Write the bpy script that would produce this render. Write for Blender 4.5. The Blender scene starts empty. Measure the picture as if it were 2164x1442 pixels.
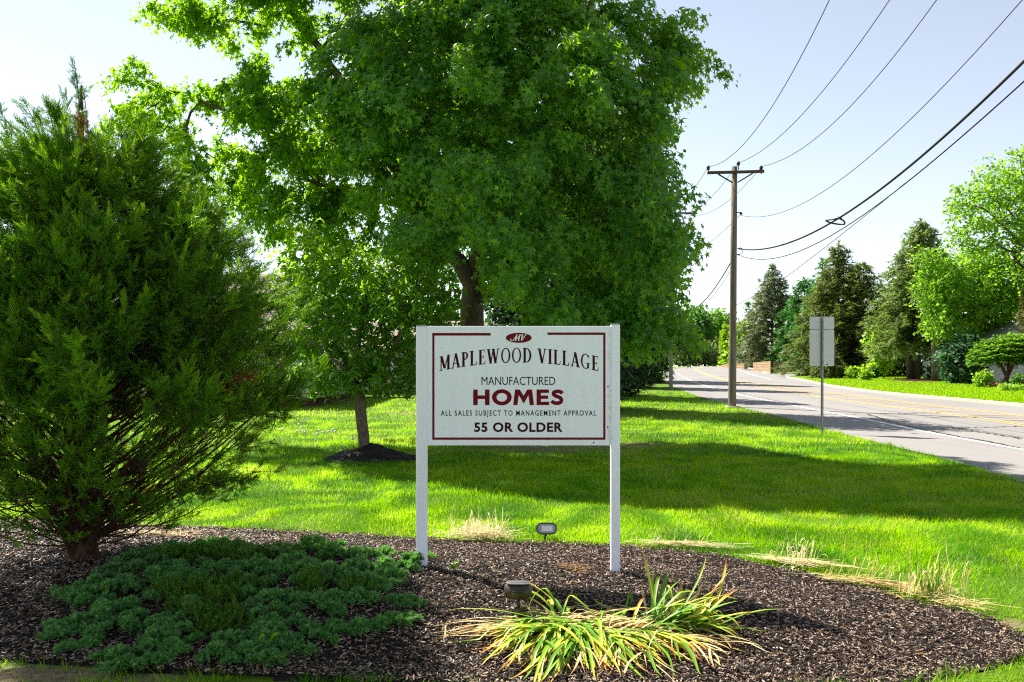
import bpy, bmesh, math
import numpy as np
from mathutils import Vector

# ------------------------------------------------------------------ camera, sky, sun, exposure
S = bpy.context.scene
COL = S.collection
RNG = np.random.default_rng(7)
F_PX, CX, HOR = 1700.0, 1082.0, 775.0        # focal length and horizon of the 2164 px wide photograph
EYE = 1.65

cam = bpy.data.cameras.new("camera")
cam.sensor_width = 36.0
cam.sensor_fit = 'HORIZONTAL'
cam.lens = 36.0 * F_PX / 2164.0
cam.shift_y = (HOR - 721.0) / 2164.0
cam.clip_start, cam.clip_end = 0.1, 5000.0
camo = bpy.data.objects.new("camera", cam)
camo.location = (0, 0, EYE)
camo.rotation_euler = (math.radians(90), 0, 0)
COL.objects.link(camo)
S.camera = camo

# shadows fall to the right and towards the camera: (SDX, SDY) metres per metre of height
SDX, SDY = 0.62, -0.60
elev = math.atan(1.0 / math.hypot(SDX, SDY))
azim = math.atan2(-SDY, -SDX)                 # direction towards the sun, from +x
world = bpy.data.worlds.new("World")
S.world = world
world.use_nodes = True
wn = world.node_tree.nodes
bgn = wn.get("Background") or wn.new("ShaderNodeBackground")
sky = wn.new("ShaderNodeTexSky")
sky.sky_type = 'NISHITA'
sky.sun_disc = False
sky.sun_elevation = elev
sky.sun_rotation = math.radians(90) - azim
sky.altitude = 0
sky.air_density = 1.0
sky.dust_density = 0.0
sky.ozone_density = 0.35
hs_ = wn.new("ShaderNodeHueSaturation")
hs_.inputs["Saturation"].default_value = 0.55
world.node_tree.links.new(sky.outputs[0], hs_.inputs["Color"])
world.node_tree.links.new(hs_.outputs[0], bgn.inputs[0])
bgn.inputs[1].default_value = 0.074
sun = bpy.data.lights.new("sun", 'SUN')
sun.energy = 5.0
sun.angle = math.radians(0.53)
sun.color = (1.0, 0.94, 0.84)
suno = bpy.data.objects.new("sun", sun)
suno.rotation_euler = Vector((SDX, SDY, -1.0)).to_track_quat('-Z', 'Y').to_euler()
suno.location = (-20, 25, 40)
COL.objects.link(suno)
S.view_settings.view_transform = 'Standard'
S.view_settings.look = 'None'
S.view_settings.gamma = 1.0
S.view_settings.exposure = 1.40
S.render.engine = 'CYCLES'
S.cycles.max_bounces = 6
S.cycles.diffuse_bounces = 2
S.cycles.glossy_bounces = 2
S.cycles.transmission_bounces = 4
S.cycles.transparent_max_bounces = 4
S.cycles.sample_clamp_indirect = 1.0
S.cycles.use_denoising = False
S.cycles.filter_width = 1.15
try:
    S.cycles.denoiser = 'OPENIMAGEDENOISE'
    S.cycles.denoising_input_passes = 'RGB_ALBEDO_NORMAL'
except Exception:
    pass

# ------------------------------------------------------------------ helpers
def tag(o, label=None, cat=None, group=None, kind=None):
    if label: o["label"] = label
    if cat: o["category"] = cat
    if group: o["group"] = group
    if kind: o["kind"] = kind
    return o

def empty(name, loc, label, cat, group=None):
    o = bpy.data.objects.new(name, None)
    o.empty_display_size = 0.2
    o.location = loc
    COL.objects.link(o)
    return tag(o, label, cat, group)

def mk(name, V, Fs, mat, parent=None, origin=None, smooth=False, attrs=None, corner=None):
    """one mesh object from world-space vertices; parent is an Empty (unrotated) or mesh object"""
    V = np.asarray(V, dtype=np.float64)
    if isinstance(Fs, np.ndarray): Fs = [Fs]
    Fs = [np.asarray(f, dtype=np.int64) for f in Fs if len(f)]
    if origin is None:
        origin = WORLD.get(parent.name, (0, 0, 0)) if parent is not None else (0, 0, 0)
    origin = np.asarray(origin, dtype=np.float64)
    me = bpy.data.meshes.new(name)
    me.vertices.add(len(V))
    me.vertices.foreach_set("co", (V - origin).astype(np.float32).ravel())
    nl = sum(f.size for f in Fs)
    me.loops.add(nl)
    me.loops.foreach_set("vertex_index", np.concatenate([f.ravel() for f in Fs]).astype(np.int32))
    tot = np.concatenate([np.full(len(f), f.shape[1]) for f in Fs])
    st = np.concatenate([[0], np.cumsum(tot)[:-1]])
    me.polygons.add(len(tot))
    me.polygons.foreach_set("loop_start", st.astype(np.int32))
    me.polygons.foreach_set("use_smooth", np.full(len(tot), bool(smooth)))
    me.update(calc_edges=True)
    if attrs:
        for k, a in attrs.items():
            at = me.attributes.new(k, 'FLOAT', 'POINT')
            at.data.foreach_set("value", np.asarray(a, dtype=np.float32))
    for m in (mat if isinstance(mat, (list, tuple)) else [mat]):
        me.materials.append(m)
    o = bpy.data.objects.new(name, me)
    COL.objects.link(o)
    if parent is not None:
        o.parent = parent
        po = np.asarray(WORLD.get(parent.name, (0, 0, 0)))
        o.location = tuple(origin - po)
    else:
        o.location = tuple(origin)
    WORLD[o.name] = tuple(origin)
    return o
WORLD = {}

def root(name, loc, label, cat, group=None):
    o = empty(name, loc, label, cat, group)
    WORLD[o.name] = tuple(float(c) for c in loc)
    return o

class MB:
    def __init__(s): s.V = []; s.F = []; s.n = 0; s.A = []
    def add(s, V, F, a=None):
        V = np.asarray(V, float)
        if isinstance(F, np.ndarray): F = [F]
        for f in F:
            if len(f): s.F.append(np.asarray(f, dtype=np.int64) + s.n)
        s.V.append(V); s.n += len(V)
        s.A.append(np.zeros(len(V)) if a is None else np.broadcast_to(np.asarray(a, float), (len(V),)))
        return s
    def box(s, c, d, bev=0.0):
        V, F = box(c, d, bev); return s.add(V, F)
    def tube(s, P, R, sides=6, caps=True, a=None):
        V, F = tube(P, R, sides, caps); return s.add(V, F, a)
    def faces(s):
        by = {}
        for f in s.F: by.setdefault(f.shape[1], []).append(f)
        return [np.concatenate(v) for v in by.values()]
    def verts(s): return np.concatenate(s.V)
    def build(s, name, mat, parent=None, origin=None, smooth=False, attr=None):
        return mk(name, s.verts(), s.faces(), mat, parent, origin, smooth, {attr: np.concatenate(s.A)} if attr else None)

def box(c, d, bev=0.0):
    c = np.asarray(c, float); d = np.asarray(d, float)
    if bev <= 0:
        V = np.array([[x, y, z] for z in (-.5, .5) for y in (-.5, .5) for x in (-.5, .5)]) * d + c
        return V, [np.array([[0, 2, 3, 1], [4, 5, 7, 6], [0, 1, 5, 4], [2, 6, 7, 3], [0, 4, 6, 2], [1, 3, 7, 5]])]
    bm = bmesh.new()
    bmesh.ops.create_cube(bm, size=1.0)
    for v in bm.verts: v.co = Vector((v.co.x * d[0], v.co.y * d[1], v.co.z * d[2]))
    bmesh.ops.bevel(bm, geom=list(bm.edges), offset=bev, segments=2, affect='EDGES', profile=0.5)
    bm.verts.index_update()
    V = np.array([v.co[:] for v in bm.verts]) + c
    by = {}
    for f in bm.faces: by.setdefault(len(f.verts), []).append([v.index for v in f.verts])
    bm.free()
    return V, [np.array(v) for v in by.values()]

def norm(v):
    v = np.asarray(v, float)
    return v / np.maximum(np.linalg.norm(v, axis=-1, keepdims=True), 1e-9)

def tube(P, R, sides=6, caps=True):
    P = np.asarray(P, float); n = len(P)
    R = np.broadcast_to(np.asarray(R, float), (n,))
    T = np.gradient(P, axis=0); T = norm(T)
    up = np.array([0, 0, 1.0]) if abs(T[0][2]) < .9 else np.array([1.0, 0, 0])
    a = norm(np.cross(up, T[0])); A = [a]
    for i in range(1, n):
        a = a - T[i] * np.dot(a, T[i]); a = norm(a); A.append(a)
    A = np.array(A); B = np.cross(T, A)
    th = np.linspace(0, 2 * np.pi, sides, endpoint=False)
    V = P[:, None] + R[:, None, None] * (np.cos(th)[None, :, None] * A[:, None] + np.sin(th)[None, :, None] * B[:, None])
    V = V.reshape(-1, 3)
    i = np.arange(n - 1)[:, None] * sides; j = np.arange(sides)[None]
    F = np.stack([i + j, i + (j + 1) % sides, i + sides + (j + 1) % sides, i + sides + j], -1).reshape(-1, 4)
    Fs = [F]
    if caps:
        Fs.append(np.array([list(range(sides))[::-1], list(range((n - 1) * sides, n * sides))]))
    return V, Fs

def inst(TV, TF, M, T):
    """copies of a small template: TV (k,3), TF (f,c) or list; M (N,3,3) columns = axes; T (N,3)"""
    N, k = len(T), len(TV)
    V = np.einsum('nij,kj->nki', M, TV) + T[:, None]
    if isinstance(TF, np.ndarray): TF = [TF]
    off = (np.arange(N) * k)[:, None, None]
    return V.reshape(-1, 3), [(f[None] + off).reshape(-1, f.shape[1]) for f in TF]

def frames(d, n, s=1.0, w=None):
    """rotation-scale matrices with local y along d and local z near n"""
    d = norm(d); x = norm(np.cross(d, n)); z = np.cross(x, d)
    s = np.broadcast_to(np.asarray(s, float), (len(d),))[:, None]
    w = s if w is None else np.broadcast_to(np.asarray(w, float), (len(d),))[:, None]
    return np.stack([x * w, d * s, z * s], -1)

def rdir(n, rng=RNG):
    return norm(rng.normal(size=(n, 3)))

def thin_out(p, dmin, rng):
    """drop points closer than dmin (grid test)"""
    q = np.floor(p / dmin).astype(int); _, i = np.unique(q, axis=0, return_index=True)
    return p[np.sort(i)]

# value noise on the plane, for placing things in clumps
_NT = np.random.default_rng(99).random((256, 256))
def vnoise(x, y):
    xi = np.floor(x).astype(int); yi = np.floor(y).astype(int); fx = x - xi; fy = y - yi
    fx = fx * fx * (3 - 2 * fx); fy = fy * fy * (3 - 2 * fy)
    g = lambda a, b: _NT[a % 256, b % 256]
    return (g(xi, yi) * (1 - fx) + g(xi + 1, yi) * fx) * (1 - fy) + (g(xi, yi + 1) * (1 - fx) + g(xi + 1, yi + 1) * fx) * fy

def in_poly(x, y, P):
    x = np.asarray(x, float); y = np.asarray(y, float); r = np.zeros(x.shape, bool)
    for (x0, y0), (x1, y1) in zip(P, np.roll(P, -1, 0)):
        c = ((y0 > y) != (y1 > y))
        with np.errstate(divide='ignore', invalid='ignore'):
            r ^= c & (x < (x1 - x0) * (y - y0) / (y1 - y0 + 1e-12) + x0)
    return r

def d_poly(x, y, P):
    d = np.full(np.shape(x), 1e9)
    for (x0, y0), (x1, y1) in zip(P, np.roll(P, -1, 0)):
        ex, ey = x1 - x0, y1 - y0; L = ex * ex + ey * ey + 1e-12
        t = np.clip(((x - x0) * ex + (y - y0) * ey) / L, 0, 1)
        d = np.minimum(d, np.hypot(x - x0 - t * ex, y - y0 - t * ey))
    return d

# ------------------------------------------------------------------ materials
def newmat(name):
    m = bpy.data.materials.new(name); m.use_nodes = True
    nt = m.node_tree; nt.nodes.clear()
    out = nt.nodes.new("ShaderNodeOutputMaterial")
    return m, nt, out

def N(nt, t, **kw):
    n = nt.nodes.new("ShaderNode" + t)
    for k, v in kw.items():
        if k.startswith("i_"): n.inputs[k[2:].replace("_", " ")].default_value = v
        else: setattr(n, k, v)
    return n

def ramp(nt, fac, stops):
    r = nt.nodes.new("ShaderNodeValToRGB")
    els = r.color_ramp.elements
    while len(els) < len(stops): els.new(0.5)
    for e, (p, c) in zip(els, stops):
        e.position = p; e.color = (*c, 1) if len(c) == 3 else c
    nt.links.new(fac, r.inputs[0])
    return r.outputs[0]

def mixc(nt, fac, a, b, mode='MIX'):
    m = nt.nodes.new("ShaderNodeMix"); m.data_type = 'RGBA'; m.blend_type = mode
    for s, v in ((0, fac), (6, a), (7, b)):
        if hasattr(v, "is_linked") or hasattr(v, "links"): nt.links.new(v, m.inputs[s])
        elif s == 0: m.inputs[0].default_value = v
        else: m.inputs[s].default_value = (*v, 1)
    return m.outputs[2]

def mth(nt, op, a, b=0.0):
    m = nt.nodes.new("ShaderNodeMath"); m.operation = op
    for i, v in enumerate((a, b)):
        if isinstance(v, (int, float)): m.inputs[i].default_value = v
        else: nt.links.new(v, m.inputs[i])
    return m.outputs[0]

def noise(nt, scale, detail=3, coord='Object', rough=.55, vec=None, sx=None):
    tc = nt.nodes.new("ShaderNodeTexCoord")
    n = nt.nodes.new("ShaderNodeTexNoise")
    n.inputs["Scale"].default_value = scale; n.inputs["Detail"].default_value = detail
    n.inputs["Roughness"].default_value = rough
    src = tc.outputs[coord]
    if sx:
        mp = nt.nodes.new("ShaderNodeMapping"); mp.inputs["Scale"].default_value = sx
        nt.links.new(src, mp.inputs[0]); src = mp.outputs[0]
    nt.links.new(src, n.inputs["Vector"])
    return n.outputs["Fac"]

def bump(nt, h, strength=.4, dist=.02):
    b = nt.nodes.new("ShaderNodeBump"); b.inputs["Strength"].default_value = strength; b.inputs["Distance"].default_value = dist
    nt.links.new(h, b.inputs["Height"])
    return b.outputs[0]

def princ(nt, out, col, rough=.6, spec=.4, metal=0.0, normal=None):
    p = nt.nodes.new("ShaderNodeBsdfPrincipled")
    if isinstance(col, (tuple, list)): p.inputs["Base Color"].default_value = (*col, 1)
    else: nt.links.new(col, p.inputs["Base Color"])
    if isinstance(rough, (int, float)): p.inputs["Roughness"].default_value = rough
    else: nt.links.new(rough, p.inputs["Roughness"])
    p.inputs["Metallic"].default_value = metal
    p.inputs["Specular IOR Level"].default_value = spec
    if normal is not None: nt.links.new(normal, p.inputs["Normal"])
    if out is not None: nt.links.new(p.outputs[0], out.inputs[0])
    return p

def mat_plain(name, col, rough=.6, spec=.4, metal=0.0, var=.12, nscale=6.0, bmp=.1, bdist=.004):
    m, nt, out = newmat(name)
    n = noise(nt, nscale, 4)
    c = ramp(nt, n, [(.25, tuple(x * (1 - var) for x in col)), (.75, tuple(min(1, x * (1 + var)) for x in col))])
    princ(nt, out, c, rough, spec, metal, bump(nt, noise(nt, nscale * 6, 3), bmp, bdist))
    return m

def mat_leaf(name, cols, trans, tf=.4, rough=.45, spec=.35, big=None, bigcol=None, attr=None, attrcols=None, attrtrans=None):
    """leaf: colour varies from leaf to leaf (random per island); light also passes through it"""
    m, nt, out = newmat(name)
    g = nt.nodes.new("ShaderNodeNewGeometry")
    k = len(cols)
    c = ramp(nt, g.outputs["Random Per Island"], [(i / max(1, k - 1), cc) for i, cc in enumerate(cols)])
    t = ramp(nt, g.outputs["Random Per Island"], [(i / max(1, k - 1), tuple(a * b / max(cols[0]) for a, b in zip([max(cc)] * 3, trans))) for i, cc in enumerate(cols)])
    if big:
        f = ramp(nt, noise(nt, big, 3), [(.42, (0, 0, 0)), (.62, (1, 1, 1))])
        c = mixc(nt, f, c, bigcol); t = mixc(nt, f, t, tuple(x * 1.3 for x in bigcol))
    if attr:
        at = nt.nodes.new("ShaderNodeAttribute"); at.attribute_name = attr
        c2 = ramp(nt, at.outputs["Fac"], attrcols)
        c = mixc(nt, .7, c, c2); t = mixc(nt, .7, t, ramp(nt, at.outputs["Fac"], attrtrans))
    p = princ(nt, None, c, rough, spec)
    tr = nt.nodes.new("ShaderNodeBsdfTranslucent"); nt.links.new(t, tr.inputs[0])
    mx = nt.nodes.new("ShaderNodeMixShader"); mx.inputs[0].default_value = tf
    nt.links.new(p.outputs[0], mx.inputs[1]); nt.links.new(tr.outputs[0], mx.inputs[2])
    nt.links.new(mx.outputs[0], out.inputs[0])
    return m

def mat_bark(name, col, scale=14.0, stretch=(1, 1, .18), dark=.45):
    m, nt, out = newmat(name)
    n = noise(nt, scale, 5, sx=stretch, rough=.65)
    c = ramp(nt, n, [(.3, tuple(x * dark for x in col)), (.55, col), (.8, tuple(min(1, x * 1.5) for x in col))])
    princ(nt, out, c, .9, .15, 0, bump(nt, n, .9, .03))
    return m
# ------------------------------------------------------------------ terrain
def profile(y):
    y = np.asarray(y, float)
    r = np.clip((y - 20) / 120, 0, 1) ** 1.3 * 1.66
    f = np.clip((y - 141) / 60, 0, 1)
    return r - 2.2 * f * f * (3 - 2 * f)

def flat(px, py):                      # point of the level plane z = 0 seen at a pixel of the photograph
    y = EYE * F_PX / (py - HOR)
    return ((px - CX) / F_PX * y, y)

BED = np.array([flat(*p) for p in [(-420, 1092), (-200, 1094), (0, 1098), (200, 1105), (480, 1118), (700, 1130), (880, 1138),
      (1000, 1146), (1150, 1150), (1300, 1154), (1420, 1164), (1560, 1182), (1700, 1212), (1850, 1250), (2000, 1286), (2080, 1306), (2164, 1340),
      (2210, 1362), (2190, 1388), (2080, 1420), (1900, 1455), (1600, 1478), (1250, 1478), (850, 1446), (500, 1432), (300, 1420), (120, 1404), (0, 1396), (-300, 1380)]])
BED = np.vstack([BED, [(-8.5, 5.2), (-9.2, 8.0)]])

def mound(x, y):
    x = np.asarray(x, float); y = np.asarray(y, float)
    ins = in_poly(x, y, BED); d = np.where(ins, d_poly(x, y, BED), 0)
    t = np.clip(d / 1.5, 0, 1)
    h = np.clip(.13 - .035 * x, .05, .17)
    return h * t * t * (3 - 2 * t)

def G(x, y):
    x = np.asarray(x, float); y = np.asarray(y, float)
    near = (y < 10) & (y > 3) & (x < 5) & (x > -10)
    m = np.zeros(np.broadcast(x, y).shape)
    if np.any(near):
        xb, yb = np.broadcast_arrays(x, y)
        m[near] = mound(xb[near], yb[near])
    return profile(y) + m

def P(px, py, lift=0.0):
    """ground point seen at a pixel of the photograph"""
    u, v = (px - CX) / F_PX, (HOR - py) / F_PX
    Y = np.concatenate([np.arange(2.5, 40, .02), np.arange(40, 142, .1)])
    d = EYE + v * Y - (G(u * Y, Y) + lift)
    i = np.argmax(d < 0)
    if d[i] >= 0: i = len(Y) - 1
    y = Y[i]
    return np.array([u * y, y, float(G(u * y, y)) + lift])

def X_(px, y): return (px - CX) / F_PX * y
def Z_(py, y): return EYE + (HOR - py) / F_PX * y

# road edges read off the photograph, as x over y
def edge(pts, a0, a1):
    q = np.array([P(*p)[:2] for p in pts]); q = q[np.argsort(q[:, 1])]
    ys, xs = q[:, 1], q[:, 0]
    ys = np.concatenate([[-40], ys, [400]]); xs = np.concatenate([[xs[0] - a0 * (ys[1] + 40)], xs, [xs[-1] + a1 * (400 - ys[-2])]])
    yy = np.linspace(-40, 400, 1761); xx = np.interp(yy, ys, xs)
    k = np.hanning(25); k /= k.sum()
    xx = np.convolve(np.pad(xx, 12, mode='edge'), k, 'valid')
    return lambda y: np.interp(y, yy, xx)
near_edge = edge([(2164, 1022), (2071, 992), (1965, 966), (1912, 948), (1824, 929), (1753, 911), (1647, 882), (1555, 860), (1488, 843), (1435, 823), (1407, 808), (1401, 785)], .06, .3)
far_edge = edge([(2164, 861), (2000, 846), (1859, 833), (1753, 818), (1690, 804), (1633, 793), (1598, 783), (1573, 777)], .115, .3)
white_line = edge([(2164, 954), (2000, 924), (1894, 902), (1788, 880), (1718, 867), (1612, 846), (1506, 822), (1460, 806), (1411, 781)], .09, .3)
yel_near = edge([(2164, 902), (2000, 877), (1850, 858), (1753, 844), (1612, 821), (1506, 798), (1463, 781)], .1, .3)
yel_far = lambda y: yel_near(y) + .02 + 2.0 * np.clip((78 - np.asarray(y, float)) / 36, 0, 1)

# ground: one sheet to the horizon
xs = np.unique(np.concatenate([np.linspace(-900, -60, 24), np.arange(-60, -9, 3.), np.arange(-9, 5, .16), np.arange(5, 20, 1.), np.arange(20, 80, 3.), np.linspace(80, 900, 24)]))
ys = np.unique(np.concatenate([np.linspace(-200, -2, 14), np.arange(-2, 3.6, .7), np.arange(3.6, 9.6, .12), np.arange(9.6, 40, 1.), np.arange(40, 210, 2.5), np.linspace(212, 2500, 22)]))
XX, YY = np.meshgrid(xs, ys)
gz0 = G(XX, YY); gz0 = gz0 - np.where(in_poly(XX, YY, BED), np.clip(d_poly(XX, YY, BED) - .06, 0, .06), 0)
gv = np.stack([XX, YY, gz0], -1).reshape(-1, 3)
nx, ny = len(xs), len(ys)
ii = (np.arange(ny - 1)[:, None] * nx + np.arange(nx - 1)[None]).ravel()
gf = np.stack([ii, ii + 1, ii + nx + 1, ii + nx], -1)

# bare soil: under the big tree, along the bed and in the left foreground
SOIL = [(P(1330, 942)[:2], 1.5, .7), (P(1130, 950)[:2], 2.2, .8), (P(700, 930)[:2], 1.2, .25), (P(870, 915)[:2], 1.0, .35),
        (P(60, 1430)[:2], .75, .16), (P(260, 1436)[:2], .5, .1), (P(2120, 1322)[:2], .35, .14), (P(1330, 1156)[:2], .28, .12), (P(860, 875)[:2], 1.3, .5), (P(1010, 900)[:2], 2, .6)]
def soil(x, y):
    s = np.zeros(np.shape(x))
    n = vnoise(x * 2.1 + 7, y * 2.7) * .8 + vnoise(x * 9, y * 9 + 3) * .5
    for (c, rx, ry) in SOIL:
        q = ((x - c[0]) / rx) ** 2 + ((y - c[1]) / ry) ** 2
        s = np.maximum(s, np.clip(1.5 - q - n * .6, 0, 1))
    return s
def mat_lawn(name, dark=1.0):
    m, nt, out = newmat(name)
    n1 = noise(nt, .35, 4); n2 = noise(nt, 3.0, 5); n3 = noise(nt, 60, 3)
    c = ramp(nt, n2, [(.25, (.06, .12, .003)), (.5, (.115, .21, .003)), (.75, (.17, .27, .004))])
    c = mixc(nt, ramp(nt, n1, [(.35, (0, 0, 0)), (.65, (.55, .55, .55))]), c, (.13, .26, .004))
    c = mixc(nt, ramp(nt, n3, [(.3, (.6, .6, .6)), (.7, (0, 0, 0))]), c, (.05, .11, .003))
    at = nt.nodes.new("ShaderNodeAttribute"); at.attribute_name = "soil"
    sc = ramp(nt, noise(nt, 22, 5), [(.3, (.12, .075, .045)), (.6, (.30, .21, .13)), (.8, (.5, .38, .26))])
    c = mixc(nt, at.outputs["Fac"], c, sc)
    princ(nt, out, c, .85, .2, 0, bump(nt, n3, .9, .05))
    return m
M_lawn = mat_lawn("lawn_soil_and_turf")
tag(mk("ground", gv, gf, M_lawn, smooth=True, attrs={"soil": soil(gv[:, 0], gv[:, 1])}), kind="structure", label="lawn and verge running back to the rise in the road")

# road
def mat_asphalt():
    m, nt, out = newmat("asphalt")
    fine = noise(nt, 260, 2); mid = noise(nt, 1.2, 5, sx=(1.6, .12, 1)); pat = noise(nt, .16, 2)
    c = ramp(nt, fine, [(.3, (.175, .164, .152)), (.7, (.28, .263, .245))])
    c = mixc(nt, ramp(nt, mid, [(.4, (0, 0, 0)), (.7, (.5, .5, .5))]), c, (.16, .155, .16))
    c = mixc(nt, ramp(nt, pat, [(.45, (0, 0, 0)), (.55, (.35, .35, .35))]), c, (.27, .25, .24))
    princ(nt, out, c, .8, .3, 0, bump(nt, fine, .5, .006))
    return m
M_asph = mat_asphalt()
ry = np.concatenate([np.arange(-40, 160, .5), np.arange(160, 240, 2.)])
def strip(ya, fl, fr, lift, nc=2, wob=0.0):
    L = fl(ya); R = fr(ya)
    t = np.linspace(0, 1, nc)
    X = L[:, None] * (1 - t) + R[:, None] * t
    if wob:
        X[:, 0] += (vnoise(ya * 1.7, ya * 0 + 5) - .5) * wob
    Yv = np.broadcast_to(ya[:, None], X.shape)
    V = np.stack([X, Yv, profile(Yv) + lift], -1).reshape(-1, 3)
    i = (np.arange(len(ya) - 1)[:, None] * nc + np.arange(nc - 1)[None]).ravel()
    return V, np.stack([i, i + 1, i + nc + 1, i + nc], -1)
V, Fq = strip(ry, near_edge, lambda y: far_edge(y) + .05, .012, 8, .18)
tag(mk("road", V, Fq, M_asph, smooth=True), kind="structure", label="grey two-lane asphalt road climbing to a crest")
M_white = mat_plain("worn_white_road_paint", (.68, .67, .64), .7, .3, 0, .2, 9)
M_yel = mat_plain("worn_yellow_road_paint", (.62, .40, .13), .7, .3, 0, .25, 7)
mb = MB()
V, Fq = strip(ry, white_line, lambda y: white_line(y) + .14, .018); mb.add(V, Fq)
yb = np.arange(70, 160, .5)
V, Fq = strip(yb, lambda y: far_edge(y) - 2.2, lambda y: far_edge(y) - 2.06, .018); mb.add(V, Fq)
tag(mb.build("road_edge_marking", M_white), kind="structure")
mb = MB()
for k, fn in ((0, yel_near), (1, yel_far)):
    for o in (0, .3):
        V, Fq = strip(ry, lambda y: fn(y) + o, lambda y: fn(y) + o + .11, .018 + .002 * k); mb.add(V, Fq)
for y0 in np.arange(9, 60, 2.15):                     # hatching between the double lines
    a, b = float(yel_near(y0)) + .43, float(yel_far(y0)) - .02
    if b - a < .4: continue
    q = np.array([[a, y0], [a, y0 + .13], [b, y0 + .43], [b, y0 + .30]])
    mb.add(np.column_stack([q, profile(q[:, 1]) + .022]), np.array([[0, 3, 2, 1]]))
tag(mb.build("road_centre_marking", M_yel), kind="structure")
# tar-sealed cracks
mb = MB()
for pts in ([(1900, 876), (1990, 874)], [(1830, 876), (1900, 897), (1985, 917), (2164, 950)], [(1990, 908), (2164, 902)], [(2010, 905), (2164, 930)], [(1560, 793), (1490, 800)], [(1700, 879), (1960, 873)]):
    Q = np.array([P(*p)[:2] for p in pts]); t = np.linspace(0, len(Q) - 1, 40)
    q = np.column_stack([np.interp(t, range(len(Q)), Q[:, k]) for k in (0, 1)])
    q += (np.random.default_rng(3).random(q.shape) - .5) * .12
    d = norm(np.gradient(q, axis=0)); s = np.column_stack([-d[:, 1], d[:, 0]]) * .03
    V = np.concatenate([np.column_stack([q - s, profile(q[:, 1]) + .026]), np.column_stack([q + s, profile(q[:, 1]) + .026])])
    i = np.arange(39); mb.add(V, np.stack([i, i + 1, i + 41, i + 40], -1))
tag(mb.build("road_crack_seal", mat_plain("tar", (.03, .03, .03), .5)), kind="structure")

# far side: kerb, side street and lawn
SS0, SS1 = 77.0, 89.0
side_n = lambda x: 77.0 + (x - far_edge(77.0)) * .33
side_f = lambda x: 89.5 + (x - far_edge(89.5)) * .30
xs_ = np.linspace(0, 1, 30)
xr = np.linspace(24.5, 75, 40)
V = []; 
for x in xr:
    a, b = side_n(x) - .8, side_f(x) + .4
    for t in np.linspace(0, 1, 6):
        y = a * (1 - t) + b * t; V.append((x, y, profile(y) + .008))
i = (np.arange(39)[:, None] * 6 + np.arange(5)[None]).ravel()
tag(mk("side_street", np.array(V), np.stack([i, i + 6, i + 7, i + 1], -1), M_asph), kind="structure")

def kerb_line(pts, name):
    Q = np.array(pts); d = norm(np.gradient(Q, axis=0)); s = np.column_stack([-d[:, 1], d[:, 0]])
    prof = [(.0, -.05), (.0, .12), (.03, .14), (.17, .14), (.17, -.05)]
    V = []
    for (o, z) in prof:
        q = Q - s * o; V.append(np.column_stack([q, profile(Q[:, 1]) + z]))
    n = len(Q); V = np.concatenate(V); Fk = []
    for k in range(4):
        i = np.arange(n - 1); Fk.append(np.stack([k * n + i, k * n + i + 1, (k + 1) * n + i + 1, (k + 1) * n + i], -1))
    return tag(mk(name, V, np.concatenate(Fk), mat_plain("kerb_concrete", (.44, .40, .32), .85, .2, 0, .15, 5)), kind="structure")
ya = np.arange(-20, 73, 1.0)
arc = [(far_edge(72.0) + 3.2 * (1 - math.cos(t)), 72.0 + 5.5 * math.sin(t)) for t in np.linspace(.1, 1.4, 9)]
xe = np.linspace(arc[-1][0] + 1.5, 74, 30)
K1 = [(far_edge(y), y) for y in ya] + arc + [(x, arc[-1][1] + (x - arc[-1][0]) * .33) for x in xe]
kerb_line(K1, "kerb")
yb = np.arange(93, 150, 1.5)
arc2 = [(far_edge(93.0) + 3.4 * (1 - math.cos(t)), 93.0 - 4.0 * math.sin(t)) for t in np.linspace(1.4, .1, 8)]
K2 = [(x, arc2[0][1] + (x - arc2[0][0]) * .30) for x in np.linspace(74, arc2[0][0] + 1.5, 30)] + arc2 + [(far_edge(y), y) for y in yb]
kerb_line(K2, "kerb_beyond_side_street")
# far lawns fill behind the kerbs
def lawn_from(K, off, xmax, name, up):
    V = []; K = np.array(K); n = len(K); m = 16
    d = norm(np.gradient(K, axis=0)); s = np.column_stack([d[:, 1], -d[:, 0]])
    K = K + s * .165
    ts = np.linspace(0, 1, m) ** 1.6
    for q in K:
        for t in ts:
            x = q[0] * (1 - t) + max(xmax, q[0] + .5) * t; y = q[1]
            V.append((x, y, profile(y) + .135 + up * min(1, (x - q[0]) / 14)))
    i = (np.arange(n - 1)[:, None] * m + np.arange(m - 1)[None]).ravel()
    V = np.array(V)
    return tag(mk(name, V, np.stack([i, i + 1, i + m + 1, i + m], -1), M_lawn, smooth=True, attrs={"soil": np.zeros(len(V))}), kind="structure")
KL = [k for k in K1 if k[1] < 77.6]
lawn_from(K1[:len(ya) + 9], 0, 76, "lawn_across_road", .15)
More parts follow.
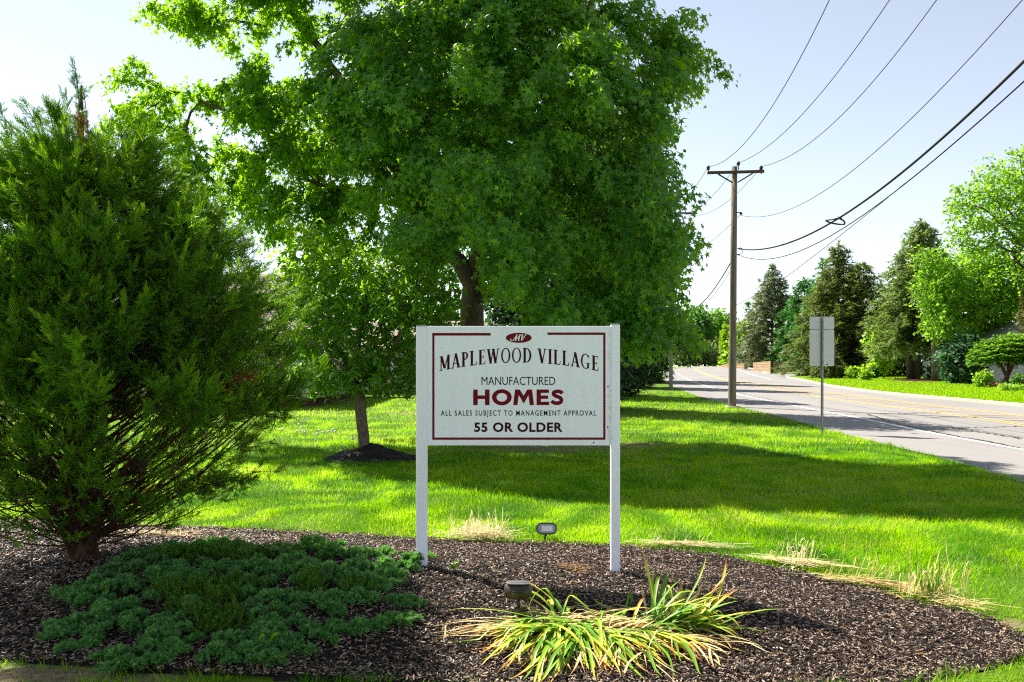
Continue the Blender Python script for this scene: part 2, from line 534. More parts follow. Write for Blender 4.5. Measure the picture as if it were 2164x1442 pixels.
# wedge of the same lawn along the side street
wx = np.linspace(arc[-1][0], 74, 24); V = []
for x in wx:
    y1 = arc[-1][1] + (x - arc[-1][0]) * .33 - .17; y0 = arc[-1][1] - .2
    for t in np.linspace(0, 1, 6):
        y = y0 * (1 - t) + y1 * t; V.append((x, y, profile(y) + .137 + .15 * min(1, (x - arc[-1][0] + 3) / 14) * (1 - t)))
i = (np.arange(23)[:, None] * 6 + np.arange(5)[None]).ravel()
tag(mk("lawn_by_side_street", np.array(V), np.stack([i, i + 6, i + 7, i + 1], -1), M_lawn, smooth=True, attrs={"soil": np.zeros(len(V))}), kind="structure")
V = []
K2a = np.array(K2[30:])
for q in K2a:
    for t in np.linspace(0, 1, 8) ** 1.5:
        x = (q[0] + .16) * (1 - t) + 80 * t; V.append((x, q[1], profile(q[1]) + .135 + .5 * t))
i = (np.arange(len(K2a) - 1)[:, None] * 8 + np.arange(7)[None]).ravel()
tag(mk("lawn_beyond_side_street", np.array(V), np.stack([i, i + 1, i + 9, i + 8], -1), M_lawn, smooth=True, attrs={"soil": np.zeros(len(V))}), kind="structure")
def GL(x, y):      # height on the far side of the road
    k = far_edge(y)
    return float(profile(y) + (.135 + .15 * min(1, max(0, (x - k) / 14)) if x > k else 0))

# mulch bed sheet
bx = np.arange(-9, 4, .07); by = np.arange(3.9, 9.2, .07)
BX, BY = np.meshgrid(bx, by)
ok = in_poly(BX, BY, BED)
cell = ok[:-1, :-1] | ok[1:, :-1] | ok[:-1, 1:] | ok[1:, 1:]
nbx = len(bx)
idx = (np.arange(len(by) - 1)[:, None] * nbx + np.arange(nbx - 1)[None])[cell]
bumpy = (vnoise(BX * 14, BY * 14) - .5) * .02 + (vnoise(BX * 4, BY * 4) - .5) * .03
dist_in = np.where(ok, d_poly(BX, BY, BED), 0)
BZ = G(BX, BY) + np.where(ok, .012 + bumpy * np.clip(dist_in * 4, 0, 1), -.03)
m, nt, out = newmat("mulch_base")
nn = noise(nt, 70, 4)
princ(nt, out, ramp(nt, nn, [(.35, (.008, .006, .005)), (.6, (.03, .022, .018)), (.8, (.08, .06, .05))]), .9, .2, 0, bump(nt, nn, 1.0, .03))
bv = np.stack([BX, BY, BZ], -1).reshape(-1, 3)
tag(mk("mulch_bed", bv, np.stack([idx, idx + 1, idx + nbx + 1, idx + nbx], -1), m, smooth=True), kind="structure", label="dark mulch bed round the sign")
def GB(x, y):
    return float(G(x, y)) + .012

# mulch chips: loose stuff
rng = np.random.default_rng(11)
n = 170000
x = rng.uniform(-6.5, 3.6, n); y = 4.0 + (9.0 - 4.0) * rng.random(n) ** 1.25
keep = in_poly(x, y, BED) & (np.abs(x) < y * .66 + .5)
x, y = x[keep], y[keep]; n = len(x)
z = G(x, y) + .014 + rng.random(n) * .014 + (vnoise(x * 4, y * 4) - .5) * .03
d = rdir(n, rng); d[:, 2] *= .28; nn_ = rdir(n, rng) * .45 + [0, 0, 1]
L = rng.uniform(.010, .036, n) * np.where(rng.random(n) < .06, 1.4, 1); W = rng.uniform(.0035, .010, n)
Mx = frames(d, nn_, L, W)
Mx[:, :, 2] = norm(Mx[:, :, 2]) * rng.uniform(.002, .005, n)[:, None]
TV = np.array([[-.5, -.5, 0], [.5, -.4, 0], [.45, .5, 0], [-.4, .45, 0], [-.42, -.42, 1], [.4, -.36, 1], [.3, .44, 1], [-.36, .4, 1.]])
TF = np.array([[4, 5, 6, 7], [0, 1, 5, 4], [1, 2, 6, 5], [2, 3, 7, 6], [3, 0, 4, 7]])
V, Fq = inst(TV, TF, Mx, np.column_stack([x, y, z]))
m, nt, out = newmat("mulch_chip")
g = nt.nodes.new("ShaderNodeNewGeometry")
c = ramp(nt, g.outputs["Random Per Island"], [(0, (.010, .0055, .003)), (.38, (.032, .018, .010)), (.62, (.108, .069, .043)), (.84, (.28, .195, .135)), (1, (.52, .40, .30))])
# lighter, warmer brown chip colours towards the left back of the bed
warm = ramp(nt, noise(nt, .8, 3), [(.42, (0, 0, 0)), (.6, (.6, .6, .6))])
at = nt.nodes.new("ShaderNodeAttribute"); at.attribute_name = "browner"
c = mixc(nt, mth(nt, 'MULTIPLY', at.outputs["Fac"], .8), c, ramp(nt, g.outputs["Random Per Island"], [(0, (.06, .035, .02)), (.6, (.22, .135, .08)), (1, (.55, .38, .25))]))
princ(nt, out, c, .5, .3)
bl = np.clip((y - 6.6) / 1.0, 0, 1) * np.clip((-1.2 - x) / 1.6, 0, 1)
tag(mk("mulch_chips", V, Fq, m, attrs={"browner": np.repeat(bl * (.4 + .6 * rng.random(n)), 8)}), "loose dark brown bark mulch chips covering the bed", "mulch", kind="stuff")
# ------------------------------------------------------------------ community sign
M_white_sign = None
def mat_sign_white(name, stain):
    m, nt, out = newmat(name)
    n = noise(nt, 3.0, 5, sx=(2.2, 1, .35))
    c = ramp(nt, n, [(.25, (.78, .78, .90)), (.5, (.84, .84, .96)), (.8, (.86, .86, .97))])
    # faint dirt washed down by the rain
    st = ramp(nt, noise(nt, 9.0, 5, sx=(2.6, 1, .10), rough=.7), [(.52, (0, 0, 0)), (.85, (.16, .16, .16))])
    c = mixc(nt, st, c, (.40, .40, .36))
    if stain:     # mildew creeping in from the right-hand edge of the board
        tc = nt.nodes.new("ShaderNodeTexCoord"); sp = nt.nodes.new("ShaderNodeSeparateXYZ"); nt.links.new(tc.outputs["Object"], sp.inputs[0])
        e = mth(nt, 'ADD', mth(nt, 'MULTIPLY', mth(nt, 'SUBTRACT', sp.outputs[0], .66), 22.0), mth(nt, 'MULTIPLY', mth(nt, 'SUBTRACT', noise(nt, 26, 5), .5), 2.4))
        c = mixc(nt, ramp(nt, e, [(.15, (0, 0, 0)), (.9, (.55, .55, .55))]), c, (.32, .33, .27))
        sp_ = ramp(nt, noise(nt, 95, 2), [(.72, (0, 0, 0)), (.75, (1, 1, 1))])
        c = mixc(nt, mth(nt, 'MULTIPLY', sp_, ramp(nt, e, [(.0, (0, 0, 0)), (.6, (.9, .9, .9))])), c, (.10, .10, .08))
    princ(nt, out, c, .38, .45)
    return m
M_panel = mat_sign_white("painted_white_board", True)
M_post = mat_sign_white("white_vinyl", False)
M_maroon = mat_plain("maroon_lettering", (.16, .005, .013), .7, .1, 0, .15, 20)
M_dark_maroon = mat_plain("dark_maroon_lettering", (.045, .005, .011), .7, .1, 0, .15, 20)
M_charcoal = mat_plain("charcoal_lettering", (.016, .008, .014), .7, .1, 0, .1, 20)

YS = float(P(1096, 1207)[1])                 # distance of the sign board
SC = YS / F_PX                               # metres per photograph pixel on the sign
sx_ = lambda px: (px - CX) * SC
sz_ = lambda py: EYE + (HOR - py) * SC
sign = root("community_sign", (sx_(1096), YS, GB(sx_(1096), YS)), "white board sign on two white posts with maroon lettering and border", "sign")
for (x0, x1, top) in ((879.5, 902, 690), (1291.5, 1310.5, 686)):
    xc = (sx_(x0) + sx_(x1)) / 2; w = sx_(x1) - sx_(x0)
    zb = GB(xc, YS) - .12; zt = sz_(top)
    mb = MB(); mb.box((xc, YS + w * .5 - .012 * (x0 < 1000), (zb + zt) / 2), (w, w, zt - zb), .006)
    po = mb.build("post", M_post, sign)
    mb = MB(); mb.box((xc, YS + w * .5 - .012 * (x0 < 1000), zt + .004), (w * .96, w * .96, .008), .003)
    mb.build("post_cap", mat_plain("grey_cap", (.18, .18, .19), .5), po)
zc = (sz_(689.5) + sz_(942)) / 2
PF = YS + .004                               # front face of the board
mb = MB(); mb.box(((sx_(897) + sx_(1291)) / 2, PF + .009, zc), (sx_(1291) - sx_(897), .018, sz_(689.5) - sz_(942)), .004)
panel = mb.build("board", M_panel, sign, origin=(sx_(1096), PF, zc), smooth=False)
def on_board(pts2, lift):                    # photograph pixels on the board's front
    p = np.asarray(pts2, float)
    return np.column_stack([sx_(p[:, 0]), np.full(len(p), PF - lift), sz_(p[:, 1])])
def plate(mb, pts2, F, lift=.0012, th=.0011):
    p = np.asarray(pts2, float); n = len(p)
    mb.add(on_board(p, lift), F)
mb = MB()
bars = [(913.5, 704, 1037, 709.5), (1157, 703, 1279.5, 708), (913.5, 709.5, 918, 925), (1275, 708, 1279.5, 925), (913.5, 925, 1279.5, 929.8)]
for (a, b, c, d) in bars:
    V, Fq = box(((sx_(a) + sx_(c)) / 2, PF - .0008, (sz_(b) + sz_(d)) / 2), (sx_(c) - sx_(a), .0016, sz_(b) - sz_(d)))
    mb.add(V, Fq)
mb.build("border", M_maroon, panel)
# oval emblem
def oval(cx, cy, rx, ry, lift, n=48):
    t = np.linspace(0, 2 * np.pi, n, endpoint=False)
    q = np.column_stack([cx + rx * np.cos(t), cy + ry * np.sin(t)])
    a = on_board(q, lift); b = on_board(q, -.001)
    i = np.arange(n)
    return np.concatenate([a, b]), [np.arange(n)[None], np.stack([i, (i + 1) % n, (i + 1) % n + n, i + n], -1)]
mb = MB(); mb.add(*oval(1096.3, 714.2, 27.2, 10.6, .0018))
emb = mb.build("emblem", M_maroon, panel)
# serif alphabet drawn as strokes, in a box one unit high
TH, TN, SF = .19, .085, .055
def seg(p, q, w): return [(p[0] - w / 2, p[1]), (p[0] + w / 2, p[1]), (q[0] + w / 2, q[1]), (q[0] - w / 2, q[1])]
def rect(x0, y0, x1, y1): return [(x0, y0), (x1, y0), (x1, y1), (x0, y1)]
def ring(cx, cy, rx, ry, ix, iy, a0, a1, n=18):
    t = np.radians(np.linspace(a0, a1, n + 1)); r = []
    for a, b in zip(t[:-1], t[1:]):
        r.append([(cx + ix * math.cos(a), cy + iy * math.sin(a)), (cx + rx * math.cos(a), cy + ry * math.sin(a)), (cx + rx * math.cos(b), cy + ry * math.sin(b)), (cx + ix * math.cos(b), cy + iy * math.sin(b))])
    return r
def serif(x, y, w): return rect(x - w / 2, y - SF / 2 + (SF / 2 if y < .5 else -SF / 2), x + w / 2, y + SF / 2 + (SF / 2 if y < .5 else -SF / 2))
GLY = {
 'M': (.92, [seg((.16, 0), (.16, 1), TN), seg((.18, 1), (.46, .12), TH), seg((.46, .12), (.74, 1), TN), seg((.76, 0), (.76, 1), TH), serif(.16, 0, .26), serif(.76, 0, .32), serif(.13, 1, .2), serif(.79, 1, .24)]),
 'A': (.78, [seg((.14, 0), (.39, 1), TN), seg((.39, 1), (.64, 0), TH), rect(.22, .30, .56, .36), serif(.13, 0, .25), serif(.64, 0, .3)]),
 'P': (.64, [seg((.2, 0), (.2, 1), TH), serif(.2, 0, .34), serif(.14, 1, .22)] + ring(.28, .73, .31, .27, .16, .21, -90, 90)),
 'L': (.66, [seg((.2, 0), (.2, 1), TH), serif(.2, 1, .34), rect(.05, 0, .58, .055), [(.52, .05), (.59, .05), (.62, .26), (.585, .26)]]),
 'E': (.64, [seg((.2, 0), (.2, 1), TH), rect(.05, 0, .56, .055), rect(.05, .945, .54, 1), rect(.26, .48, .45, .53), [(.51, .05), (.57, .05), (.61, .25), (.575, .25)], [(.50, .95), (.55, .95), (.56, .78), (.53, .78)], rect(.43, .40, .465, .61)]),
 'W': (1.12, [seg((.16, 1), (.36, 0), TH), seg((.36, 0), (.56, 1), TN), seg((.56, 1), (.76, 0), TH), seg((.76, 0), (.96, 1), TN), serif(.15, 1, .3), serif(.56, 1, .28), serif(.97, 1, .24)]),
 'O': (.84, ring(.42, .5, .38, .52, .25, .46, 0, 360, 32)),
 'D': (.80, [seg((.2, 0), (.2, 1), TH), rect(.05, 0, .34, .055), rect(.05, .945, .34, 1)] + ring(.32, .5, .43, .5, .27, .445, -90, 90)),
 'V': (.80, [seg((.16, 1), (.40, 0), TH), seg((.40, 0), (.64, 1), TN), serif(.16, 1, .32), serif(.65, 1, .24)]),
 'I': (.40, [seg((.2, 0), (.2, 1), TH), serif(.2, 0, .34), serif(.2, 1, .34)]),
 'G': (.84, ring(.42, .5, .38, .52, .25, .46, 42, 318, 24) + [rect(.56, .06, .70, .40), rect(.47, .36, .79, .41), rect(.665, .70, .70, .95)]),
 ' ': (.34, []),
}
def serif_text(txt, x0, x1, ybase, h, arch, mb, lift, shear=0.0, gap=.05, wscale=1.0):
    tot = sum(GLY[c][0] + gap for c in txt) - gap
    k = (x1 - x0) / tot; cur = 0.0; mid = (x0 + x1) / 2; half = (x1 - x0) / 2
    for c in txt:
        w, qs = GLY[c]
        for j, q in enumerate(qs):
            q = np.asarray(q, float); n = 6
            # subdivide each stroke quad lengthwise so that it can follow the arch
            X = x0 + (cur + q[:, 0] + shear * q[:, 1]) * k
            Y = ybase - q[:, 1] * h
            Y = Y - arch * (1 - ((X - mid) / half) ** 2)
            mb.add(on_board(np.column_stack([X, Y]), lift + .00003 * j), np.array([[0, 1, 2, 3]]))
        cur += w + gap
mb = MB(); serif_text("MAPLEWOOD VILLAGE", 928, 1266, 785, 31, 18.5, mb, .0012)
mb.build("name_lettering", M_dark_maroon, panel)
# monogram in the oval, slanted strokes with a curled foot
mb = MB()
def stroke(pts, w, lift=.003):
    Q = np.array(pts, float); t = np.linspace(0, len(Q) - 1, 6 * len(Q))
    q = np.column_stack([np.interp(t, range(len(Q)), Q[:, k]) for k in (0, 1)])
    W = np.interp(t, range(len(Q)), w); d = norm(np.gradient(q, axis=0)); s = np.column_stack([-d[:, 1], d[:, 0]]) * W[:, None] / 2
    n = len(q); i = np.arange(n - 1)
    mb.add(on_board(np.concatenate([q - s, q + s]), lift), np.stack([i, i + 1, i + n + 1, i + n], -1))
stroke([(1079, 716), (1079, 719), (1082, 720.3), (1085, 719), (1088, 714), (1093, 707.5)], [1.6, 2, 1.6, 1.4, 1.2, 1.4])
stroke([(1092.5, 707), (1090.5, 714), (1088.6, 721)], [2.2, 2.8, 2.0], .0032)
stroke([(1088.6, 721), (1094, 714), (1099, 708)], [1.0, 1.2, 1.2], .0034)
stroke([(1099, 707), (1097, 714), (1095.5, 719.5), (1097.5, 720.8)], [2.2, 2.8, 2.2, 1.0], .0036)
stroke([(1100, 710), (1102, 707.5), (1104.5, 708), (1103.2, 714), (1102, 720.5)], [1.0, 1.3, 2.6, 2.8, 1.6], .0038)
stroke([(1102, 720.5), (1107, 714), (1110.5, 708.2), (1113.5, 707.3)], [1.0, 1.4, 1.6, 1.2], .0040)
mb.build("emblem_monogram", mat_plain("white_lettering", (.8, .8, .8), .5), panel)
def font_text(txt, x0, x1, ytop, ybot, name, mat, bold=0.0, spacing=1.0, depth=.0008):
    cu = bpy.data.curves.new(name, 'FONT'); cu.body = txt; cu.offset = bold; cu.space_character = spacing; cu.extrude = .004; cu.resolution_u = 4
    o = bpy.data.objects.new(name, cu); COL.objects.link(o)
    dg = bpy.context.evaluated_depsgraph_get(); me = bpy.data.meshes.new_from_object(o.evaluated_get(dg))
    bpy.data.objects.remove(o); bpy.data.curves.remove(cu)
    v = np.zeros(len(me.vertices) * 3, np.float32); me.vertices.foreach_get("co", v); v = v.reshape(-1, 3)
    lo, hi = v.min(0), v.max(0)
    px = x0 + (v[:, 0] - lo[0]) / (hi[0] - lo[0]) * (x1 - x0); py = ybot - (v[:, 1] - lo[1]) / (hi[1] - lo[1]) * (ybot - ytop)
    W = np.column_stack([sx_(px), PF - np.where(v[:, 2] > 0, depth + .0004, 0), sz_(py)]) - np.array([sx_(1096), PF, zc])
    me.vertices.foreach_set("co", W.astype(np.float32).ravel()); me.materials.clear(); me.materials.append(mat); me.update(); me.name = name
    o = bpy.data.objects.new(name, me); COL.objects.link(o); o.parent = panel
    return o
font_text("MANUFACTURED", 1017.5, 1173.5, 796.5, 814, "manufactured_lettering", M_charcoal, .0)
mb = MB()
def hq(q, k=0): mb.add(on_board(np.asarray(q, float), .0014 + .00004 * k), np.array([[0, 1, 2, 3]]))
def hrect(a, b, c, d, k=0): hq([(a, d), (c, d), (c, b), (a, b)], k)
T_, B_ = 823.5, 856.5
for a in (1000, 1025): hrect(a, T_, a + 9.5, B_)
hrect(1009.5, 836, 1025, 843.5, 1)
for k, q in enumerate(ring(1060.5, 840, 20.8, 17, 11.2, 9.2, 0, 360, 36)): hq(q)
hq([(1084.5, B_), (1093.5, B_), (1097.5, T_), (1088.5, T_)]); hq([(1090, T_ + 1), (1098.5, T_), (1110, 842), (1106.5, 853)], 1)
hq([(1114.5, T_), (1123, T_ + 1), (1107, 853), (1103.5, 842)], 2); hq([(1119.5, B_), (1128.5, B_), (1124.5, T_), (1115.5, T_)], 3)
hrect(1134, T_, 1143, B_)
for (a, b, c) in ((T_, T_ + 7.2, 1160), (836.2, 843.2, 1158.5), (B_ - 7.2, B_, 1160.5)): hrect(1143, a, c, b, 1)
spts = [(1189, 832.2), (1185.5, 828.4), (1178, 827), (1171, 828.6), (1169.2, 832.4), (1171.5, 836), (1178, 838.4), (1184.5, 841), (1187.2, 846), (1185, 850.8), (1177.5, 853), (1169.5, 851.4), (1165.3, 847)]
Q = np.array(spts); t = np.linspace(0, len(Q) - 1, 60); kk = np.hanning(9); kk /= kk.sum()
q = np.column_stack([np.convolve(np.pad(np.interp(t, range(len(Q)), Q[:, k]), 4, mode='edge'), kk, 'valid') for k in (0, 1)])
dS = norm(np.gradient(q, axis=0)); sS = np.column_stack([-dS[:, 1], dS[:, 0]]) * 3.9; i = np.arange(59)
mb.add(on_board(np.concatenate([q - sS, q + sS]), .0014), np.stack([i, i + 1, i + 61, i + 60], -1))
mb.build("homes_lettering", M_maroon, panel)
font_text("ALL SALES SUBJECT TO MANAGEMENT APPROVAL", 931.5, 1260, 867.5, 882.5, "sales_lettering", M_charcoal, .011, 1.28)
font_text("55 OR OLDER", 1002, 1189, 893, 913.5, "age_lettering", M_dark_maroon, .034, 1.10)
# two bolts and a few screws on the board edge
M_bolt = mat_plain("rusty_bolt", (.05, .045, .04), .6, .4, .5)
for (a, b) in ((1284.5, 903), (899, 876), (1254.6, 936), (1285, 817)):
    mb = MB(); mb.add(*oval(a, b, 1.6, 1.6, .002, 10)); mb.build("bolt", M_bolt, panel)

# ------------------------------------------------------------------ floodlights
M_blk = mat_plain("black_powder_coat", (.012, .012, .013), .42, .5, 0, .2, 30)
M_brz = mat_plain("bronze_powder_coat", (.045, .032, .018), .45, .5, .2, .2, 30)
def rounded(cx, cz, w, h, r, n=6):
    q = []
    for (sx, sz, a0) in ((1, 1, 0), (-1, 1, 90), (-1, -1, 180), (1, -1, 270)):
        for a in np.radians(np.linspace(a0, a0 + 90, n)):
            q.append((cx + sx * (w / 2 - r) + r * math.cos(a), cz + sz * (h / 2 - r) + r * math.sin(a)))
    return np.array(q)
def loft(mb, secs, cap=True):
    n = len(secs[0]); V = np.concatenate(secs); i = np.arange(n); Fs = []
    for k in range(len(secs) - 1):
        Fs.append(np.stack([k * n + i, k * n + (i + 1) % n, (k + 1) * n + (i + 1) % n, (k + 1) * n + i], -1))
    Fl = [np.concatenate(Fs)]
    if cap: Fl.append(np.stack([i[::-1], i + (len(secs) - 1) * n]))
    mb.add(V, Fl)
def sec(w, h, r, y, tilt, c):            # rounded-rectangle section facing -y, tilted back
    q = rounded(0, 0, w, h, r)
    v = np.column_stack([q[:, 0], np.full(len(q), y), q[:, 1]])
    a = math.radians(tilt); ca, sa = math.cos(a), math.sin(a)
    v = np.column_stack([v[:, 0], v[:, 1] * ca - v[:, 2] * -sa * 1, v[:, 2] * ca + v[:, 1] * -sa])
    return v + c
g0 = P(1152, 1146); yL = g0[1]; sL = yL / F_PX
cl = np.array([(1155 - CX) * sL, yL, EYE + (HOR - 1117.5) * sL])
fl = root("floodlight", (g0[0], g0[1], GB(g0[0], g0[1])), "small black floodlight facing the camera behind the sign, at the lawn edge", "floodlight")
W, H = 44 * sL, 25 * sL
mb = MB(); loft(mb, [sec(W, H, H * .48, -.02, 12, cl), sec(W, H, H * .48, .012, 12, cl), sec(W * .8, H * .8, H * .38, .05, 12, cl), sec(W * .5, H * .5, H * .2, .075, 12, cl)])
for dx in np.linspace(-.35, .35, 7): mb.box(cl + [dx * W, .055, .004], (.004, .05, H * .7))
hs = mb.build("housing", M_blk, fl, smooth=False)
mb = MB(); a = sec(W * .86, H * .76, H * .36, -.0225, 12, cl); loft(mb, [a, a + [0, .004, 0]])
mb.build("reflector", mat_plain("grey_reflector", (.22, .22, .24), .35, .5, .6, .2, 20), hs)
mb = MB(); a = sec(W * .52, H * .46, H * .06, -.0275, 12, cl + [.004, 0, 0]); loft(mb, [a, a + [0, .004, 0]])
mb.build("led_panel", mat_plain("pale_led", (.66, .66, .64), .4, .4, 0, .05, 20), hs)
mb = MB(); mb.tube([cl + [-.006, .02, -H * .45], [g0[0], yL + .01, GB(g0[0], yL) + .03], [g0[0], yL + .01, GB(g0[0], yL) - .05]], [.008, .009, .009], 8)
mb.box(cl + [-.006, .02, -H * .55], (.022, .03, .018), .003)
mb.build("stake", M_blk, fl)

g1 = P(1096, 1316); yB = g1[1]; sB = yB / F_PX
cb = np.array([(1095 - CX) * sB, yB, EYE + (HOR - 1245) * sB]); zg = GB(g1[0], yB)
fb = root("floodlight", (g1[0], yB, zg), "bronze floodlight on a canister base in front of the sign, seen from behind", "floodlight")
W, H = 59 * sB, 33 * sB
def secb(w, h, r, y): return sec(w, h, r, y, -34, cb)
mb = MB(); loft(mb, [secb(W * .72, H * .5, H * .2, -.06), secb(W * .92, H * .8, H * .36, -.045), secb(W, H, H * .48, -.012), secb(W, H, H * .48, .012)])
for dz in (-.18, 0, .18): mb.box(cb + [0, -.062 + dz * .04, dz * H * .6], (W * .42, .012, .004))
hs = mb.build("housing", M_brz, fb, smooth=True)
mb = MB(); a = secb(W * .9, H * .86, H * .4, .0135); loft(mb, [a, a + [0, -.004, 0]])
mb.build("lens", mat_plain("floodlight_glass", (.3, .3, .3), .1, .6), hs)
mb = MB()
q = np.array([(t, -.004 - .02 * (1 - (t / .9) ** 2) , 0) for t in np.linspace(-.9, .9, 13)])
V = []
for t in np.linspace(-.92, .92, 15):
    e = math.sqrt(max(0, 1 - t * t)) * .25
    for (yy, zz) in ((-.012 - e * .16, .40 + e * .22), (.022, .44 + e * .22), (.022, .40 + e * .22), (-.012 - e * .16, .36 + e * .22)):
        V.append(cb + [t * W * .44, yy, zz * H])
V = np.array(V); i = np.arange(14); Fs = []
for k in range(4): Fs.append(np.stack([i * 4 + k, i * 4 + (k + 1) % 4, (i + 1) * 4 + (k + 1) % 4, (i + 1) * 4 + k], -1))
mb.add(V, [np.concatenate(Fs), np.array([[0, 1, 2, 3], [59, 58, 57, 56]])])
mb.build("visor", mat_plain("weathered_bronze_top", (.16, .16, .16), .35, .5, .3, .2, 30), hs)
mb = MB(); zt = zg + 30 * sB
mb.tube([cb + [0, 0, -H * .35], [g1[0], yB, zt + .03], [g1[0], yB, zt - .01]], [.011, .012, .014], 10)
mb.build("stem", M_brz, fb)
mb = MB()
mb.tube([[g1[0], yB, zg - .05], [g1[0], yB, zt - .012], [g1[0], yB, zt - .003], [g1[0], yB, zt]], [.046, .05, .05, .044], 20)
mb.build("canister", mat_plain("bronze_canister", (.06, .05, .035), .5, .5, .2, .2, 25), fb)

# ------------------------------------------------------------------ plants in the bed
def ribbons(paths, widths, fold=.25, side=None):
    """strap leaves: each path (k,3), folded along the middle; returns V, F, t along the blade"""
    n, k, _ = paths.shape
    T = norm(np.gradient(paths, axis=1))
    up = np.array([0, 0, 1.0])
    Sd = np.cross(T, up); L = np.linalg.norm(Sd, axis=-1, keepdims=True)
    Sd = np.where(L > .15, Sd / np.maximum(L, 1e-6), np.array([1.0, 0, 0]))
    if side is not None: Sd = norm(Sd * .35 + side[:, None, :])
    Nn = np.cross(Sd, T)
    t = np.linspace(0, 1, k)
    prof = np.clip(np.minimum(.55 + 1.6 * t, (1 - t) * 3.0 + .06), 0, 1)
    w = widths[:, None, None] * prof[None, :, None]
    V = np.stack([paths - Sd * w / 2 + Nn * w * fold, paths, paths + Sd * w / 2 + Nn * w * fold], 2).reshape(-1, 3)
    i = (np.arange(n)[:, None, None] * k * 3 + np.arange(k - 1)[None, :, None] * 3 + np.arange(2)[None, None]).ravel()
    F = np.stack([i, i + 1, i + 4, i + 3], -1)
    return V, F, np.tile(np.repeat(t, 3), n)
def arcs(base, d, length, rise, droop, k=9, rng=RNG, kink=.4):
    """blades leaving base along horizontal direction d, rising then drooping, some kinked"""
    n = len(base); t = np.linspace(0, 1, k)[None, :, None]
    L = length[:, None, None]
    h = np.column_stack([d, np.zeros(n)])[:, None, :]
    P_ = base[:, None, :] + h * L * t * (1 - .25 * t * rise[:, None, None])
    z = rise[:, None] * length[:, None] * (t[..., 0]) - droop[:, None] * length[:, None] * t[..., 0] ** 2
    kk = rng.random(n) < kink; kt = rng.uniform(.4, .8, n)[:, None]
    z = np.where(kk[:, None] & (t[..., 0] > kt), z - (t[..., 0] - kt) * length[:, None] * rng.uniform(.5, 1.5, n)[:, None], z)
    P_ = P_ + np.stack([np.zeros_like(z), np.zeros_like(z), z], -1)
    P_[..., 0] += np.sin(t[..., 0] * 3 + rng.random(n)[:, None] * 6) * .025 * t[..., 0]
    g = G(P_[..., 0], P_[..., 1]) + .016 + rng.random(n)[:, None] * .05
    P_[..., 2] = np.maximum(P_[..., 2], g)
    return P_
def mat_strap(name, green, dry, amount):
    m, nt, out = newmat(name)
    g = nt.nodes.new("ShaderNodeNewGeometry")
    at = nt.nodes.new("ShaderNodeAttribute"); at.attribute_name = "along"
    f = mth(nt, 'ADD', mth(nt, 'MULTIPLY', at.outputs["Fac"], .8), mth(nt, 'MULTIPLY', mth(nt, 'SUBTRACT', g.outputs["Random Per Island"], .55), .95))
    f = mth(nt, 'ADD', f, mth(nt, 'MULTIPLY', mth(nt, 'SUBTRACT', noise(nt, 14, 3), .5), .7))
    c = ramp(nt, f, green + dry)
    p = princ(nt, None, c, .45, .4)
    tr = nt.nodes.new("ShaderNodeBsdfTranslucent"); nt.links.new(c, tr.inputs[0])
    mx = nt.nodes.new("ShaderNodeMixShader"); mx.inputs[0].default_value = .35
    nt.links.new(p.outputs[0], mx.inputs[1]); nt.links.new(tr.outputs[0], mx.inputs[2]); nt.links.new(mx.outputs[0], out.inputs[0])
    return m
M_iris = mat_strap("yellowing_strap_leaf", [(0, (.12, .30, .010)), (.45, (.30, .48, .025)), (.68, (.62, .60, .06))], [(.84, (.75, .48, .06)), (.97, (.55, .24, .04)), (1, (.36, .14, .03))], 1)
M_straw = mat_strap("dry_straw", [(0, (.74, .58, .26)), (.4, (.84, .70, .38))], [(.7, (.74, .48, .18)), (1, (.55, .28, .09))], 1)
M_straw_pale = mat_strap("pale_straw", [(0, (.80, .68, .38)), (.4, (.88, .80, .54))], [(.7, (.78, .58, .28)), (1, (.6, .36, .14))], 1)

rng = np.random.default_rng(21)
c0 = P(1265, 1352)
iris = root("strap_leaf_clump", (c0[0], c0[1], GB(c0[0], c0[1])), "large collapsed clump of yellow-green strap leaves at the front of the bed", "plant")
def dirs(a0, a1, n): a = np.radians(rng.uniform(a0, a1, n)); return np.column_stack([np.cos(a), np.sin(a)])
def bases(px, py, sx, sy, n):
    c = P(px, py); x = c[0] + rng.normal(size=n) * sx; y = c[1] + rng.normal(size=n) * sy
    return np.column_stack([x, y, G(x, y) + .02 + rng.random(n) * .05])
sets = [  # px, py, spread, n, direction range, length, rise, droop
    (1200, 1348, .10, .06, 64, 165, 255, .42, .78, .24, .26),
    (1210, 1355, .12, .08, 52, 235, 300, .40, .70, .34, .42),
    (1330, 1362, .14, .06, 42, 270, 345, .34, .62, .32, .36),
    (1400, 1345, .10, .05, 52, -25, 75, .34, .58, .60, .25),
    (1395, 1338, .12, .04, 18, 10, 100, .32, .52, .85, .15),
    (1250, 1335, .20, .05, 13, 10, 170, .30, .50, .7, .5),
    (1185, 1330, .05, .04, 5, 60, 150, .30, .44, 1.2, 1.0),
    (1430, 1345, .07, .05, 26, -40, 30, .28, .45, .7, .6)]
VV = MB()
for (px, py, sx, sy, n, a0, a1, l0, l1, ri, dr) in sets:
    b = bases(px, py, sx, sy, n); L = rng.uniform(l0, l1, n) * .88
    pth = arcs(b, dirs(a0, a1, n), L, ri * rng.uniform(.5, 1.3, n), dr * rng.uniform(.7, 1.4, n), 10, rng)
    V, Fq, t = ribbons(pth, rng.uniform(.013, .025, n), .2)
    VV.add(V, Fq, t)
VV.build("green_leaf", M_iris, iris, smooth=True, attr="along")
VV = MB()
